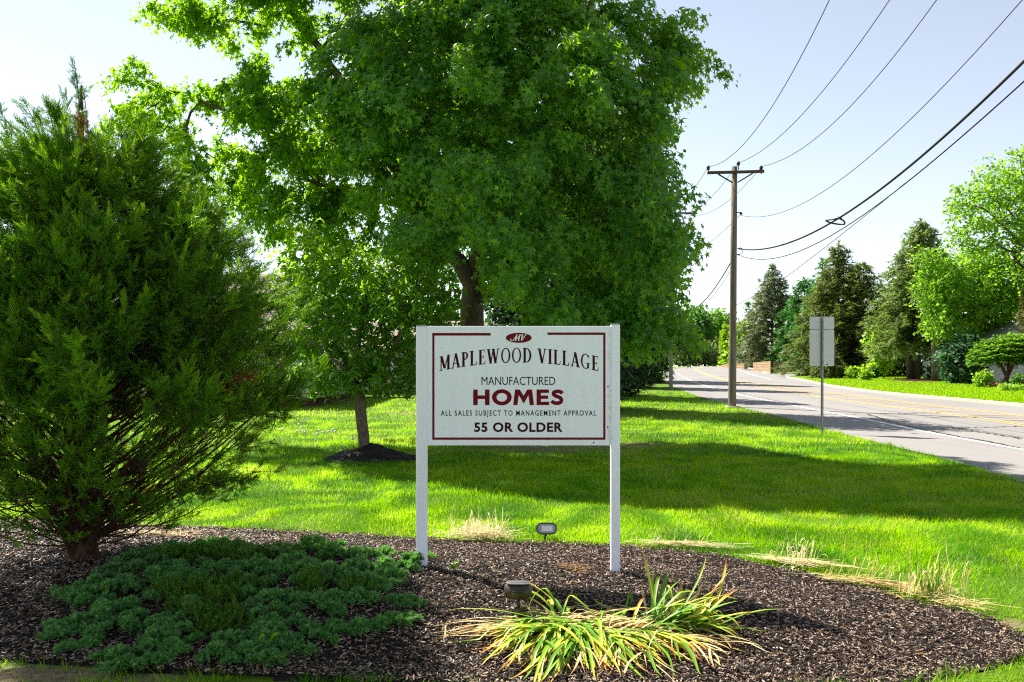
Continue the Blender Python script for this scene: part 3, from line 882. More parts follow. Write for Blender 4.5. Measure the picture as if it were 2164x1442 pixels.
for (px, py, sx, sy, n, a0, a1, l0, l1, ri, dr) in [(1290, 1336, .22, .07, 150, 140, 220, .15, .36, .35, .45), (1330, 1345, .22, .07, 130, -30, 40, .15, .34, .35, .45), (1270, 1375, .24, .08, 70, 220, 320, .2, .42, .25, .4),
        (1080, 1345, .06, .04, 26, 165, 200, .2, .45, .1, .25), (1430, 1370, .14, .08, 40, -60, 30, .15, .3, .15, .3), (1420, 1320, .08, .05, 50, 0, 90, .2, .4, .7, .6)]:
    b = bases(px, py, sx, sy, n); L = rng.uniform(l0, l1, n)
    pth = arcs(b, dirs(a0, a1, n), L, ri * rng.uniform(.3, 1.5, n), dr * rng.uniform(.6, 1.5, n), 8, rng, .5)
    V, Fq, t = ribbons(pth, rng.uniform(.006, .016, n), .1)
    VV.add(V, Fq, t)
VV.build("dead_leaf", M_straw, iris, smooth=True, attr="along")

def straw(px, py, label, flatn, upn, rx, ry, h, green=0.0, ang=(0, 360), mat=None, name="straw_tuft", seed=1, tall=(.12, .26), cat="dead plant", slope=0.0):
    r = np.random.default_rng(seed); c = P(px, py)
    ob = root(name, (c[0], c[1], float(G(c[0], c[1]))), label, cat)
    mb = MB()
    def put(n, rise, L0, L1, w0, w1, kink):
        q = r.normal(size=(n, 2)) * .5
        x = c[0] + q[:, 0] * rx; y = c[1] + q[:, 1] * ry + q[:, 0] * rx * slope
        b = np.column_stack([x, y, G(x, y) + .015 + r.random(n) * h])
        a = np.radians(r.uniform(*ang, n)); d = np.column_stack([np.cos(a), np.sin(a) * .8 + np.cos(a) * slope])
        L = r.uniform(L0, L1, n)
        pth = arcs(b, d * (.35 if rise > 1 else 1), L, rise * r.uniform(.4, 1.2, n) / (1 if rise < 1 else .9), .45 * rise * r.uniform(.5, 1.6, n), 7, r, kink)
        V, Fq, t = ribbons(pth, r.uniform(w0, w1, n), .12); mb.add(V, Fq, t * .8)
    if flatn: put(flatn, .18, .08, .24, .003, .009, .2)
    if upn: put(upn, 1.25, *tall, .004, .010, .45)
    mb.build("dry_leaves", mat or M_straw, ob, smooth=True, attr="along")
    if green:
        mb2 = MB(); n = int(green); q = r.normal(size=(n, 2)) * .45
        x = c[0] + q[:, 0] * rx * .8; y = c[1] + q[:, 1] * ry
        b = np.column_stack([x, y, G(x, y) + .01]); a = np.radians(r.uniform(0, 360, n))
        pth = arcs(b, np.column_stack([np.cos(a), np.sin(a)]) * .4, r.uniform(tall[0], tall[1], n), r.uniform(.8, 1.6, n), r.uniform(.2, 1.0, n), 7, r, .3)
        V, Fq, t = ribbons(pth, r.uniform(.006, .013, n), .2); mb2.add(V, Fq, t * .6)
        mb2.build("green_blades", M_iris, ob, smooth=True, attr="along")
    return ob
straw(1015, 1146, "tuft of dry golden straw under the left part of the sign board", 420, 170, .30, .14, .10, 0, seed=3, tall=(.12, .30), mat=M_straw_pale)
straw(1425, 1160, "flat pale heap of straw along the lawn edge just right of the right post", 230, 24, .40, .05, .04, seed=4, mat=M_straw_pale, tall=(.1, .2), slope=-.22, name="straw_heap", ang=(-25, 25))
straw(1662, 1196, "flat strip of straw with a few pale stalks standing up at its left part", 220, 16, .30, .07, .04, seed=5, mat=M_straw_pale, tall=(.2, .34), slope=-.5, name="straw_heap", ang=(-40, 10))
straw(1690, 1206, "three-pronged tuft of stiff pale stalks on the right edge of the bed", 40, 30, .10, .06, .03, 0, seed=6, mat=M_straw_pale, tall=(.24, .42))
straw(1820, 1240, "straw heap with arching blades between the pronged tuft and the green tuft", 240, 44, .32, .07, .04, 0, seed=7, mat=M_straw, tall=(.16, .32), slope=-.5, name="straw_heap", ang=(-40, 10))
straw(1965, 1264, "half green tuft of upright blades near the right end of the bed", 90, 80, .22, .09, .03, 56, seed=8, mat=M_straw, tall=(.18, .40))
straw(2035, 1288, "small flattened orange-brown tuft at the right end of the bed", 70, 18, .16, .06, .02, 0, seed=9, mat=M_straw, tall=(.05, .1), slope=-.4)
straw(1212, 1212, "tiny ball of brown dry grass on the mulch left of the right post", 40, 16, .08, .05, .02, seed=10, mat=mat_strap("brown_straw", [(0, (.30, .17, .07)), (.5, (.38, .22, .09))], [(.8, (.3, .15, .06)), (1, (.2, .1, .04))], 1), tall=(.03, .06))
straw(345, 1138, "wispy patch of dry straw behind the juniper trunk's foot on the right", 90, 30, .35, .10, .03, 0, seed=12, mat=M_straw, tall=(.08, .16))
# single weeds
M_weed = mat_leaf("weed_leaf", [(.14, .30, .02), (.20, .38, .03)], (.3, .55, .03), .4)
def leafpts(k=7):       # pointed oval leaf, length 1 along y, slightly folded
    t = np.linspace(0, 1, k); w = np.sin(np.pi * t ** .8) * .5
    V = np.concatenate([np.column_stack([-w, t, np.abs(w) * .3 - t * t * .15]), np.column_stack([w * 0, t, -t * t * .15]), np.column_stack([w, t, np.abs(w) * .3 - t * t * .15])])
    i = np.arange(k - 1)
    return V, np.concatenate([np.stack([i, i + k, i + k + 1, i + 1], -1), np.stack([i + k, i + 2 * k, i + 2 * k + 1, i + k + 1], -1)])
LV, LF = leafpts()
def weed(px, py, label, n, L, wd, seed, up=.9):
    r = np.random.default_rng(seed); c = P(px, py); z = GB(c[0], c[1])
    a = r.uniform(0, 6.28, n); d = np.column_stack([np.cos(a), np.sin(a), r.uniform(up * .6, up * 1.8, n)])
    T = np.tile([c[0], c[1], z], (n, 1)) + np.column_stack([r.normal(size=(n, 2)) * .012, r.random(n) * .05])
    V, Fq = inst(LV, LF, frames(d, np.tile([0, 0, 1.], (n, 1)) + rdir(n, r) * .3, r.uniform(.7, 1.1, n) * L, r.uniform(.7, 1.1, n) * wd), T)
    mb = MB(); mb.add(V, Fq); mb.tube([[c[0], c[1], z - .02], [c[0], c[1], z + .06]], .003, 5)
    tag(mb.build("weed", M_weed, None, origin=(c[0], c[1], z), smooth=True), label, "weed")
weed(563, 1385, "bright green broad-leaved weed in the front of the creeping juniper", 13, .10, .040, 31, 1.3)
weed(958, 1212, "tiny pale green weed on the mulch just right of the left post", 12, .05, .03, 32)

# creeping juniper: blue-green mat with a greener patch through its middle
def blob_tufts(cx_, cy_, n, rng, size, spread):
    pass
r = np.random.default_rng(41)
OUT = np.array([P(*p)[:2] for p in [(880, 1192), (840, 1230), (800, 1262), (862, 1288), (838, 1318), (770, 1345), (690, 1352), (640, 1392), (540, 1420), (470, 1392), (330, 1424), (255, 1416), (215, 1388), (150, 1375), (128, 1340), (190, 1312), (150, 1262), (235, 1232), (260, 1200), (350, 1172), (450, 1160), (560, 1178), (660, 1165), (760, 1172)]])
lo, hi = OUT.min(0), OUT.max(0)
x = r.uniform(lo[0] - .1, hi[0] + .1, 60000); y = r.uniform(lo[1] - .1, hi[1] + .1, 60000)
dd = d_poly(x, y, OUT) * np.where(in_poly(x, y, OUT), 1, -1)
hole = vnoise(x * 4.5 + 3, y * 6.5)
ok = (dd > -.02 + .10 * (vnoise(x * 9, y * 11) - .4)) & (hole > .40)
x, y, dd, hole = x[ok], y[ok], dd[ok], hole[ok]
# sprigs: rounded lumps of stubby branchlets with dark gaps between them
pp_ = thin_out(np.column_stack([x, y, 0 * x]), .066, r); sel_ = np.isin(np.arange(len(x)), np.arange(len(x)))
kd = {tuple(q): i for i, q in enumerate(np.round(np.column_stack([x, y]), 6))}
ix = np.array([kd[tuple(q)] for q in np.round(pp_[:, :2], 6)]); ix = ix[r.permutation(len(ix))[:430]]
x, y, dd, hole = x[ix], y[ix], dd[ix], hole[ix]
hz = .010 + .045 * np.clip(dd / .3, 0, 1) * np.clip((hole - .35) * 2.6, .1, 1) + r.random(len(x)) ** 2 * .06
gz_ = [(560, 1180, .42, .17), (430, 1195, .3, .15), (470, 1262, .45, .12), (690, 1262, .40, .11), (385, 1300, .22, .10), (460, 1330, .16, .16)]
gr_ = np.full(len(x), 9.0)
for (a_, b_, ra_, rb_) in gz_:
    c_ = P(a_, b_)[:2]; gr_ = np.minimum(gr_, np.hypot((x - c_[0]) / ra_, (y - c_[1]) / rb_))
greenish = gr_ + (r.random(len(x)) - .5) * .5 < 1
cj = root("creeping_juniper", (float(x.mean()), float(y.mean()), GB(float(x.mean()), float(y.mean()))), "low blue-green creeping juniper spreading over the mulch left of the sign", "shrub")
def rodtuft(k, rr, L, rng):
    V = []; Fs = []
    for a in range(k):
        th = 2.4 * a; t = a / k; o = np.array([math.cos(th) * rr * .35, t * L, math.sin(th) * rr * .35])
        d = norm(np.array([math.cos(th) * .8, .8, math.sin(th) * .8])); s = norm(np.cross(d, [0.3, .2, 1.0])) * rr * .32
        b = len(V); V += [o - s, o + s, o + d * rr * 1.5]; Fs.append([b, b + 1, b + 2])
    return np.array(V), np.array(Fs)
RV, RF = rodtuft(24, .012, .034, r)
def spray_template(rng, n=15, L=1.0):
    """a flat-ish feather of narrow scale-leaved branchlets"""
    V = []; F = []
    def needle(p, d, ln, w):
        d = norm(d); s = norm(np.cross(d, [.2, .1, 1])) * w; u = np.cross(d, s)
        b = len(V); V.extend([p - s, p + s, p + d * ln, p + d * ln * .35 + u * 1.1]); F.append([b, b + 1, b + 2]); F.append([b, b + 3, b + 2]); F.append([b + 3, b + 1, b + 2])
    for k in range(n):
        t = .08 + .9 * k / n; sgn = 1 if k % 2 else -1
        d = np.array([sgn * (.85 - .35 * t), 1.0, rng.normal() * .35])
        needle(np.array([0, t * L, .10 * t * t]), d, (.42 - .26 * t) * L, .028 * L)
        d2 = np.array([sgn * .45, 1.0, rng.normal() * .6])
        needle(np.array([sgn * .14 * (1 - t), t * L + .08, .02]), d2, .20 * L, .022 * L)
    needle(np.array([0, .0, 0]), np.array([0, 1, .05]), 1.1 * L, .022 * L)
    return np.array(V), np.array(F)
def mat_foli(name, a, b, c, trans, tf=.3): return mat_leaf(name, [a, b, c], trans, tf, .55, .25)
M_blue = mat_foli("blue_juniper_needles", (.040, .125, .038), (.082, .21, .064), (.18, .34, .11), (.15, .36, .05), .30)
M_jgreen = mat_foli("green_juniper_needles", (.04, .12, .010), (.075, .18, .013), (.13, .26, .018), (.13, .32, .015), .32)
xs1, ys1, hs1 = x[~greenish], y[~greenish], hz[~greenish]; n = len(xs1); k = 40
base = np.column_stack([xs1, ys1, G(xs1, ys1) + hs1]); i = np.repeat(np.arange(n), k); m = len(i); rad_ = r.uniform(.016, .042, n)[i]
d = rdir(m, r); d[:, 2] = np.abs(d[:, 2]) * .9 + .05
V, Fq = inst(RV, RF, frames(d, rdir(m, r), r.uniform(.6, 1.1, m), r.uniform(.8, 1.25, m)), base[i] + norm(d) * rad_[:, None] * [1.1, 1.1, .75] * r.uniform(.55, 1.0, m)[:, None])
mk("blue_foliage", V, Fq, M_blue, cj)
SPV, SPF = spray_template(r, 12)
xs1, ys1, hs1 = x[greenish], y[greenish], hz[greenish]; n = len(xs1); k = 20
base = np.column_stack([xs1, ys1, G(xs1, ys1) + hs1 * .8]); i = np.repeat(np.arange(n), k); m = len(i)
d = rdir(m, r); d[:, 2] = np.abs(d[:, 2]) * .8 + .35; ln = r.uniform(.05, .12, m)
V, Fq = inst(SPV, SPF, frames(d, rdir(m, r), ln, ln * 1.1), base[i] + r.normal(size=(m, 3)) * [.03, .03, .008])
mk("green_foliage", V, Fq, M_jgreen, cj)
# trailing shoots that reach out over the mulch from the edge of the mat
tp_, td_ = [], []
for k in range(46):
    e = OUT[k % len(OUT)] * (1 - .5 * r.random()) + OUT[(k + 1) % len(OUT)] * .5 * r.random(); c_ = OUT.mean(0); e = OUT[k % len(OUT)] + (OUT[(k + 1) % len(OUT)] - OUT[k % len(OUT)]) * r.random()
    dv = norm(e - c_ + r.normal(size=2) * .25); L_ = r.uniform(.06, .20)
    for t_ in np.linspace(0, 1, 14):
        q = e + dv * L_ * (t_ - .35); tp_.append([q[0], q[1], float(G(q[0], q[1])) + .03 + .02 * t_]); td_.append([dv[0] + r.normal() * .5, dv[1] + r.normal() * .5, .4 * r.random()])
tp_ = np.repeat(np.array(tp_), 5, 0); td_ = np.repeat(np.array(td_), 5, 0); m = len(tp_)
V, Fq = inst(RV, RF, frames(td_ + r.normal(size=(m, 3)) * .35, rdir(m, r), r.uniform(.6, 1.1, m), r.uniform(.7, 1.1, m)), tp_ + r.normal(size=(m, 3)) * [.012, .012, .006])
mk("trailing_shoots", V, Fq, M_blue, cj)
mb = MB()
cc = np.array([float(x.mean()), float(y.mean())])
for k in range(70):
    j = r.integers(len(x)); e = np.array([x[j], y[j]]); s = cc * .35 + e * .65 + r.normal(size=2) * .1
    t = np.linspace(0, 1, 5)[:, None]; q = s * (1 - t) + e * t
    mb.tube(np.column_stack([q, G(q[:, 0], q[:, 1]) + .02 + hz[j] * t[:, 0]]), np.linspace(.007, .003, 5), 5)
mb.build("stem", mat_bark("juniper_stem", (.10, .06, .035), 40), cj)
# ------------------------------------------------------------------ tree builders
def grow(trunk, attr, rng, step=.35, back=.6, lenw=.25, sag=.0, jit=.06):
    """a branching skeleton: trunk polyline, then a limb to each attractor from the nearest suitable node"""
    NP = [np.array(p, float) for p in trunk]; PA = [-1] + list(range(len(trunk) - 1))
    DI = [norm(np.array(trunk[min(i + 1, len(trunk) - 1)]) - np.array(trunk[max(i - 1, 0)])) for i in range(len(trunk))]
    LE = [0.0]
    for i in range(1, len(trunk)): LE.append(LE[-1] + np.linalg.norm(NP[i] - NP[i - 1]) * .35)
    cap = len(attr) * 14 + 100
    A = np.zeros((cap, 3)); D = np.zeros((cap, 3)); Ln = np.zeros(cap); Pa = np.full(cap, -1)
    n = len(NP); A[:n] = NP; D[:n] = DI; Ln[:n] = LE; Pa[:n] = PA
    first = max(1, int(n * .35))
    order = np.argsort(np.linalg.norm(attr - np.array(trunk[-1]) * .5 - np.array(trunk[first]) * .5, axis=1))
    tips = []
    for k in order:
        a = attr[k]; v = a - A[first:n]; dist = np.linalg.norm(v, axis=1) + 1e-6
        cs = (v * D[first:n]).sum(1) / dist
        cost = dist * (1 + back * (1 - cs)) + lenw * Ln[first:n]
        j = int(np.argmin(cost)) + first
        s = A[j].copy(); d0 = D[j]; L = np.linalg.norm(a - s)
        m = max(1, min(12, int(round(L / step))))
        prev = j
        for q in range(1, m + 1):
            t = q / m
            p = s * (1 - t) + a * t + d0 * L * .45 * t * (1 - t) * (1 - t) * 2
            if q < m: p = p + rng.normal(size=3) * jit * L * .5
            p[2] -= sag * L * t * (1 - t)
            A[n] = p; D[n] = norm(p - A[prev]); Ln[n] = Ln[prev] + np.linalg.norm(p - A[prev]); Pa[n] = prev
            prev = n; n += 1
        tips.append(prev)
    return A[:n], Pa[:n], D[:n], np.array(tips)

def radii(Pa, r_tip, r_root, e=2.3):
    n = len(Pa); w = np.zeros(n); ch = np.zeros(n, int)
    np.add.at(ch, Pa[Pa >= 0], 1)
    w[ch == 0] = 1.0
    for i in range(n - 1, 0, -1): w[Pa[i]] += w[i]
    r = w ** (1 / e); k = math.log(r_root / r_tip) / math.log(r[0]) if r[0] > 1 else 1
    return r_tip * r ** k

def wood(A, Pa, R, sides=6, rmin=0.0, flare=1.0):
    """tubes along the heaviest continuation at each fork"""
    n = len(A); kids = [[] for _ in range(n)]
    for i in range(1, n):
        if Pa[i] >= 0: kids[Pa[i]].append(i)
    mb = MB(); st = [(0, -1)]
    while st:
        i, p = st.pop(); ch = [p] if p >= 0 else []; c = i
        while True:
            ch.append(c)
            if not kids[c]: break
            ks = sorted(kids[c], key=lambda q: -R[q])
            for q in ks[1:]: st.append((q, c))
            c = ks[0]
        if len(ch) < 2: continue
        rr = R[ch].copy()
        if p >= 0: rr[0] = min(R[p], rr[1] * 1.15)
        if rr.max() < rmin: continue
        s = sides + 6 if rr.max() > .08 else (sides if rr.max() > .02 else 4)
        mb.tube(A[ch], rr, s)
    return mb

STAR_O = [(90, 1.0), (28, .92), (152, .92), (-42, .66), (222, .66)]
def star_template():
    ang = [90, 59, 28, -8, -42, -90, 222, 188, 152, 121]
    rad = [1.0, .36, .92, .34, .66, .20, .66, .34, .92, .36]
    V = [(0, 0, .06)]
    for a, r_ in zip(ang, rad):
        V.append((r_ * math.cos(math.radians(a)) * .5, r_ * math.sin(math.radians(a)) * .5, -.10 * r_ * r_))
    F = [[0, 1 + (i + 1) % 10, 1 + i] for i in range(10)]
    return np.array(V) + [0, .12, 0], np.array(F)
SV, SFc = star_template()

def ell_points(lobes, n, rng, shell=.35):
    """points in a union of ellipsoids (cx,cy,cz, rx,ry,rz), weighted towards the surface"""
    lobes = np.array(lobes, float); vol = lobes[:, 3] * lobes[:, 4] * lobes[:, 5]
    vol = vol ** .7; k = rng.choice(len(lobes), n, p=vol / vol.sum())
    d = rdir(n, rng); rad = rng.random(n) ** (1 / 3 if shell is None else shell)
    return lobes[k, :3] + d * rad[:, None] * lobes[k, 3:]

# ------------------------------------------------------------------ the big star-leaved tree
r = np.random.default_rng(52)
bt = P(995, 938)
bt = np.array([X_(995, 17.0), 17.0, float(G(X_(995, 17.0), 17.0))])
def L3(px, py, rx, ry, y, dy): s = y / F_PX; return (X_(px, y), y, Z_(py, y), rx * s, dy, ry * s)
lobes = [L3(1205, 230, 238, 330, 15.0, 2.6), L3(1300, 470, 140, 205, 14.2, 2.0), L3(985, 190, 330, 300, 15.8, 3.0), L3(690, 230, 290, 240, 19.0, 2.3),
         L3(420, 205, 165, 80, 18.6, 1.2), L3(325, 170, 75, 75, 18.4, .8), L3(450, 40, 150, 60, 18.4, 1.3), L3(305, 82, 48, 34, 18.2, .6), L3(290, 215, 40, 40, 18.2, .6), L3(600, 430, 185, 120, 19.2, 2.0), L3(1060, 440, 200, 150, 13.6, 1.4),
         L3(1425, 388, 26, 12, 14.2, .2), L3(850, -230, 560, 300, 16.4, 3.2), L3(1000, 150, 300, 260, 19.6, 2.0), L3(1120, 560, 170, 120, 13.2, 1.0), L3(1010, 330, 260, 170, 19.4, 1.6), L3(1200, 620, 150, 75, 13.4, 1.2), L3(1345, 625, 62, 70, 13.6, .9), L3(1285, 650, 110, 50, 13.3, .7), L3(1415, 130, 44, 140, 15, 1.0), L3(450, 330, 100, 90, 18.8, 1.1), L3(440, 440, 60, 60, 19.0, .9), L3(860, 500, 120, 80, 18.6, 1.2),
         L3(1405, 550, 40, 80, 14.2, .6)]
LIT = np.array([flat(*p) for p in [(1325, 866), (1450, 882), (1600, 905), (1740, 922), (1900, 950), (2060, 985), (1900, 988), (1740, 974), (1600, 950), (1450, 920), (1325, 888)]])
def shadow_ok(p, edge):
    h = p[:, 2]; sx = p[:, 0] + SDX * h; sy = p[:, 1] + SDY * h
    lo_ = np.interp(sx, [-8, -3.8, -.8, 1.0, 3, 5.3, 9, 14], [13.4, 12.3, 10.5, 9.5, 8.8, 8.3, 8.6, 9])
    return (sy > lo_ + edge + .5 * (vnoise(sx * 1.6, sy * 1.6) - .5)) & ~in_poly(sx, sy, LIT)
lobes = [(a, b, c, x - min(.42, .3 * x), y - min(.35, .25 * y), z - min(.36, .3 * z)) for (a, b, c, x, y, z) in lobes]
def crown_ok(att, edge=.35):
    pxs = CX + att[:, 0] / att[:, 1] * F_PX; pys = HOR - (att[:, 2] - EYE) / att[:, 1] * F_PX
    gap = (vnoise(pxs / 75 + 3, pys / 75 + 8) < .20) & (pxs < 820) & (pxs > 480)        # open places in the thinner left half
    hole = np.zeros(len(att), bool)
    for (a, b, ra, rb) in [(385, 128, 45, 22), (460, 152, 40, 26), (300, 120, 28, 14), (505, 495, 42, 55), (640, 115, 26, 18), (690, 60, 22, 18), (725, 130, 24, 30)]:
        hole |= ((pxs - a) / ra) ** 2 + ((pys - b) / rb) ** 2 < 1.3
    low = ((pys > 505 + 40 * (vnoise(pxs / 40, pys * 0 + 2) - .5)) & (pxs < 1045)) | ((pys > 590) & (pxs < 1120))    # trunk and limbs show under the crown
    return shadow_ok(att, edge) & ~gap & ~hole & ~low & (att[:, 2] > 2.2)
# leafy boughs standing out from the crown, with dark hollows between them, over a thinner inner fill
bc = ell_points(lobes, 9000, r, .22); bc = thin_out(bc[crown_ok(bc)], 1.1, r)
bpx = CX + bc[:, 0] / bc[:, 1] * F_PX; bc = bc[(bpx > 900) | (r.random(len(bc)) < .84)]
nb = len(bc); kb = 9
ctr0 = np.array([X_(980, 16), 16.0, 5.5])
bo = norm(bc - ctr0); ib = np.repeat(np.arange(nb), kb)
q = rdir(len(ib), r) * (r.random(len(ib)) ** .4)[:, None] * [.66, .66, .34]
att = bc[ib] + q; att[:, 2] -= .22 * np.hypot(q[:, 0], q[:, 1]) ** 2 / .3
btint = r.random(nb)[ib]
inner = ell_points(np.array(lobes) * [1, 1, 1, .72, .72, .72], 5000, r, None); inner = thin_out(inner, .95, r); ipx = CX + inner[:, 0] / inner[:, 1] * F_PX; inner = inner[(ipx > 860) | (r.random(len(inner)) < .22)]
att = np.concatenate([att, inner]); btint = np.concatenate([btint, np.zeros(len(inner))])  # inner clusters get the lowest tint: shade of the hollows put into leaf colour
ok = crown_ok(att, .3); att = att[ok]; btint = btint[ok]
print("boughs", nb, "clusters", len(att))
trunk = [bt + [0, 0, -.1], bt + [0, 0, .15], bt + [.0, 0, 1.0], bt + [.01, 0, 1.9], bt + [.03, 0, 2.5]]
tpx = lambda px, py, y: np.array([X_(px, y), y, Z_(py, y)])
limbs = [[tpx(1000, 600, 16.9), tpx(965, 545, 16.7), tpx(900, 480, 17.0), tpx(820, 330, 17.6), tpx(740, 190, 18.2), tpx(640, 60, 18.4)],
         [tpx(1005, 590, 16.9), tpx(1020, 500, 16.6), tpx(1030, 380, 16.3), tpx(1045, 200, 16), tpx(1060, 0, 16), tpx(1050, -250, 16)],
         [tpx(1015, 640, 16.9), tpx(1060, 605, 16.5), tpx(1130, 560, 16.0), tpx(1220, 520, 15.5), tpx(1330, 440, 15), tpx(1400, 330, 14.8)],
         [tpx(1020, 500, 16.6), tpx(1090, 420, 16.0), tpx(1170, 300, 15.6), tpx(1230, 140, 15.3), tpx(1260, -60, 15.3)],
         [tpx(900, 480, 17.0), tpx(860, 440, 17.4), tpx(760, 420, 18.2), tpx(640, 380, 18.8)],
         [tpx(860, 400, 17.3), tpx(700, 330, 18.0), tpx(560, 270, 18.5), tpx(430, 215, 18.5)]]
# skeleton: fixed main limbs first, the rest grown towards the leaf clusters
TR = list(trunk)
def add_limbs(TR, limbs):
    A = [np.array(p) for p in TR]; Pa = [-1] + list(range(len(TR) - 1))
    for lb in limbs:
        j = int(np.argmin([np.linalg.norm(lb[0] - a) for a in A])); prev = j
        for q in lb[1:] if np.linalg.norm(lb[0] - A[j]) < .5 else lb:
            m = max(1, int(np.linalg.norm(q - A[prev]) / .35)); s = A[prev].copy()
            for t in range(1, m + 1):
                A.append(s + (q - s) * t / m + r.normal(size=3) * .03); Pa.append(prev); prev = len(A) - 1
    return A, Pa
A0, P0 = add_limbs(TR, limbs)
def grow_from(A0, P0, attr, rng, step=.35, back=.6, lenw=.12, jit=.06, first=3, sag=0.0):
    n = len(A0); cap = n + len(attr) * 14
    A = np.zeros((cap, 3)); D = np.zeros((cap, 3)); Ln = np.zeros(cap); Pa = np.full(cap, -1)
    A[:n] = A0; Pa[:n] = P0
    for i in range(1, n): D[i] = norm(A[i] - A[Pa[i]]); Ln[i] = Ln[Pa[i]] + .3 * np.linalg.norm(A[i] - A[Pa[i]])
    dmin = np.array([np.min(np.linalg.norm(A[first:n] - a, axis=1)) for a in attr])
    tips = np.zeros(len(attr), int)
    for k in np.argsort(dmin):
        a = attr[k]; v = a - A[first:n]; dist = np.linalg.norm(v, axis=1) + 1e-6
        cs = (v * D[first:n]).sum(1) / dist
        j = int(np.argmin(dist * (1 + back * (1 - cs)) + lenw * Ln[first:n])) + first
        s = A[j].copy(); d0 = D[j]; L = np.linalg.norm(a - s); m = max(1, min(12, int(round(L / step)))); prev = j
        for q in range(1, m + 1):
            t = q / m; p = s * (1 - t) + a * t + d0 * L * .9 * t * (1 - t) ** 2
            if q < m: p = p + rng.normal(size=3) * jit * L * .5
            p[2] -= sag * L * t * (1 - t)
            A[n] = p; D[n] = norm(p - A[prev]); Ln[n] = Ln[prev] + np.linalg.norm(p - A[prev]); Pa[n] = prev; prev = n; n += 1
        tips[k] = prev
    return A[:n], Pa[:n], D[:n], tips
A, Pa, D, tips = grow_from(A0, P0, att, r)
R = radii(Pa, .006, .25)
R[0] *= 1.5; R[1] *= 1.12
M_bark_dark = mat_bark("grey_brown_bark", (.12, .085, .055), 16)
maple = root("star_leaved_shade_tree", tuple(bt), "huge shade tree with star-shaped leaves filling the sky behind the sign", "tree")
wood(A, Pa, R, 6, .004).build("trunk", M_bark_dark, maple, smooth=True)
nT = len(tips); per = 54
ctr = np.array([X_(980, 16), 16.0, 5.5])
i = np.repeat(np.arange(nT), per); m = len(i)
tip = A[tips][i]; td = D[tips][i]
# every cluster is three drooping shoots, their leaves hanging with the points down
sh = r.normal(size=(nT, 3, 3)) * [.8, .8, .45] + norm(A[tips] - ctr)[:, None] * .9 + D[tips][:, None] * .5
sh = norm(sh)[i, r.integers(0, 3, m)]
t = r.random(m) ** .8
pos = tip + sh * (t * .50 - .14)[:, None] + np.array([0, 0, -1.0]) * (.34 * t ** 2)[:, None] + r.normal(size=(m, 3)) * .08
outw = norm(pos - ctr) + [0, -.25, 0]
nrm = norm(outw * .75 + np.array([0, 0, .55]) + r.normal(size=(m, 3)) * .45)
d = norm(sh * .45 + np.array([0, 0, -.85]) + r.normal(size=(m, 3)) * .45)
sz = r.uniform(.12, .255, m) * np.where(t > .85, .8, 1)
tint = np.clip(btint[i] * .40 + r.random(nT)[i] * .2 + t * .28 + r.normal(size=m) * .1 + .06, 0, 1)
keep = shadow_ok(pos, .0)
V, Fq = inst(SV, SFc, frames(d, nrm, sz)[keep], pos[keep])
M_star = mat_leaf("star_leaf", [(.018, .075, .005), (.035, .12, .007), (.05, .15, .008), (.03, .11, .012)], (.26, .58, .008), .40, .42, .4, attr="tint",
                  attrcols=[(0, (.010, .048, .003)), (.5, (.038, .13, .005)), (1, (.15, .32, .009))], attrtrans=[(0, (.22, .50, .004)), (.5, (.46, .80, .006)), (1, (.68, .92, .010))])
mk("crown", V, Fq, M_star, maple, attrs={"tint": np.repeat(tint[keep], len(SV))})
print("star leaves", int(keep.sum()), nT)

# ------------------------------------------------------------------ the young cherry-like tree and its mulch mound
r = np.random.default_rng(61)
ct = P(766, 972)
yC = float(ct[1])
mm, nt, out = newmat("dark_mound_mulch")
nn2 = noise(nt, 60, 4); princ(nt, out, ramp(nt, nn2, [(.35, (.006, .005, .004)), (.7, (.03, .022, .017))]), .9, .2, 0, bump(nt, nn2, 1.0, .03))
sC = yC / F_PX
th = np.linspace(0, 2 * np.pi, 40, endpoint=False); V = []; 
for q in np.linspace(0, 1, 14):
    rad = q * 104 * sC; h = 30 * sC * (1 - q) ** 1.0 * (1.15 - .15 * q)
    for a in th:
        x = X_(784, yC) + rad * math.cos(a); y = yC + rad * .85 * math.sin(a)
        V.append((x, y, float(G(x, y)) + h + .02 + (vnoise(np.array(x * 9), np.array(y * 9)) - .5) * .05 * (q > 0)  - .05 * (q > .97)))
V = np.array(V); i = (np.arange(13)[:, None] * 40); j = np.arange(40)[None]
mo = tag(mk("mulch_mound", V, np.stack([i + j, i + 40 + j, i + 40 + (j + 1) % 40, i + (j + 1) % 40], -1).reshape(-1, 4), mm, origin=(X_(784, yC), yC, float(G(X_(784, yC), yC))), smooth=True), "low cone of black mulch heaped round the young tree's foot", "mulch mound")
cz = float(G(ct[0], ct[1]))
cherry = root("young_broadleaf_tree", (ct[0], yC, cz), "young tree with drooping oval leaves and a straight trunk left of the sign", "tree")
cp = lambda px, py, dy=0.0: np.array([X_(px, yC + dy), yC + dy, Z_(py, yC + dy)])
tr = [cp(772, 975), cp(771, 960), cp(768, 920), cp(762, 870), cp(760, 840), cp(758, 815)]
lm = [[cp(758, 815), cp(735, 770, .1), cp(700, 690, .2), cp(660, 590, .3), cp(640, 510, .3)], [cp(758, 815), cp(760, 740), cp(775, 650), cp(780, 580)], [cp(760, 825), cp(800, 790, -.2), cp(845, 720, -.3), cp(880, 610, -.3), cp(890, 500, -.3)],
      [cp(758, 815), cp(770, 780, .4), cp(800, 700, .6), cp(830, 600, .7)], [cp(758, 820), cp(735, 790, -.5), cp(690, 750, -.8), cp(640, 700, -.9)], [cp(762, 838), cp(810, 842, -.3), cp(870, 838, -.4)], [cp(760, 835), cp(720, 850, -.2), cp(670, 840, -.4)]]
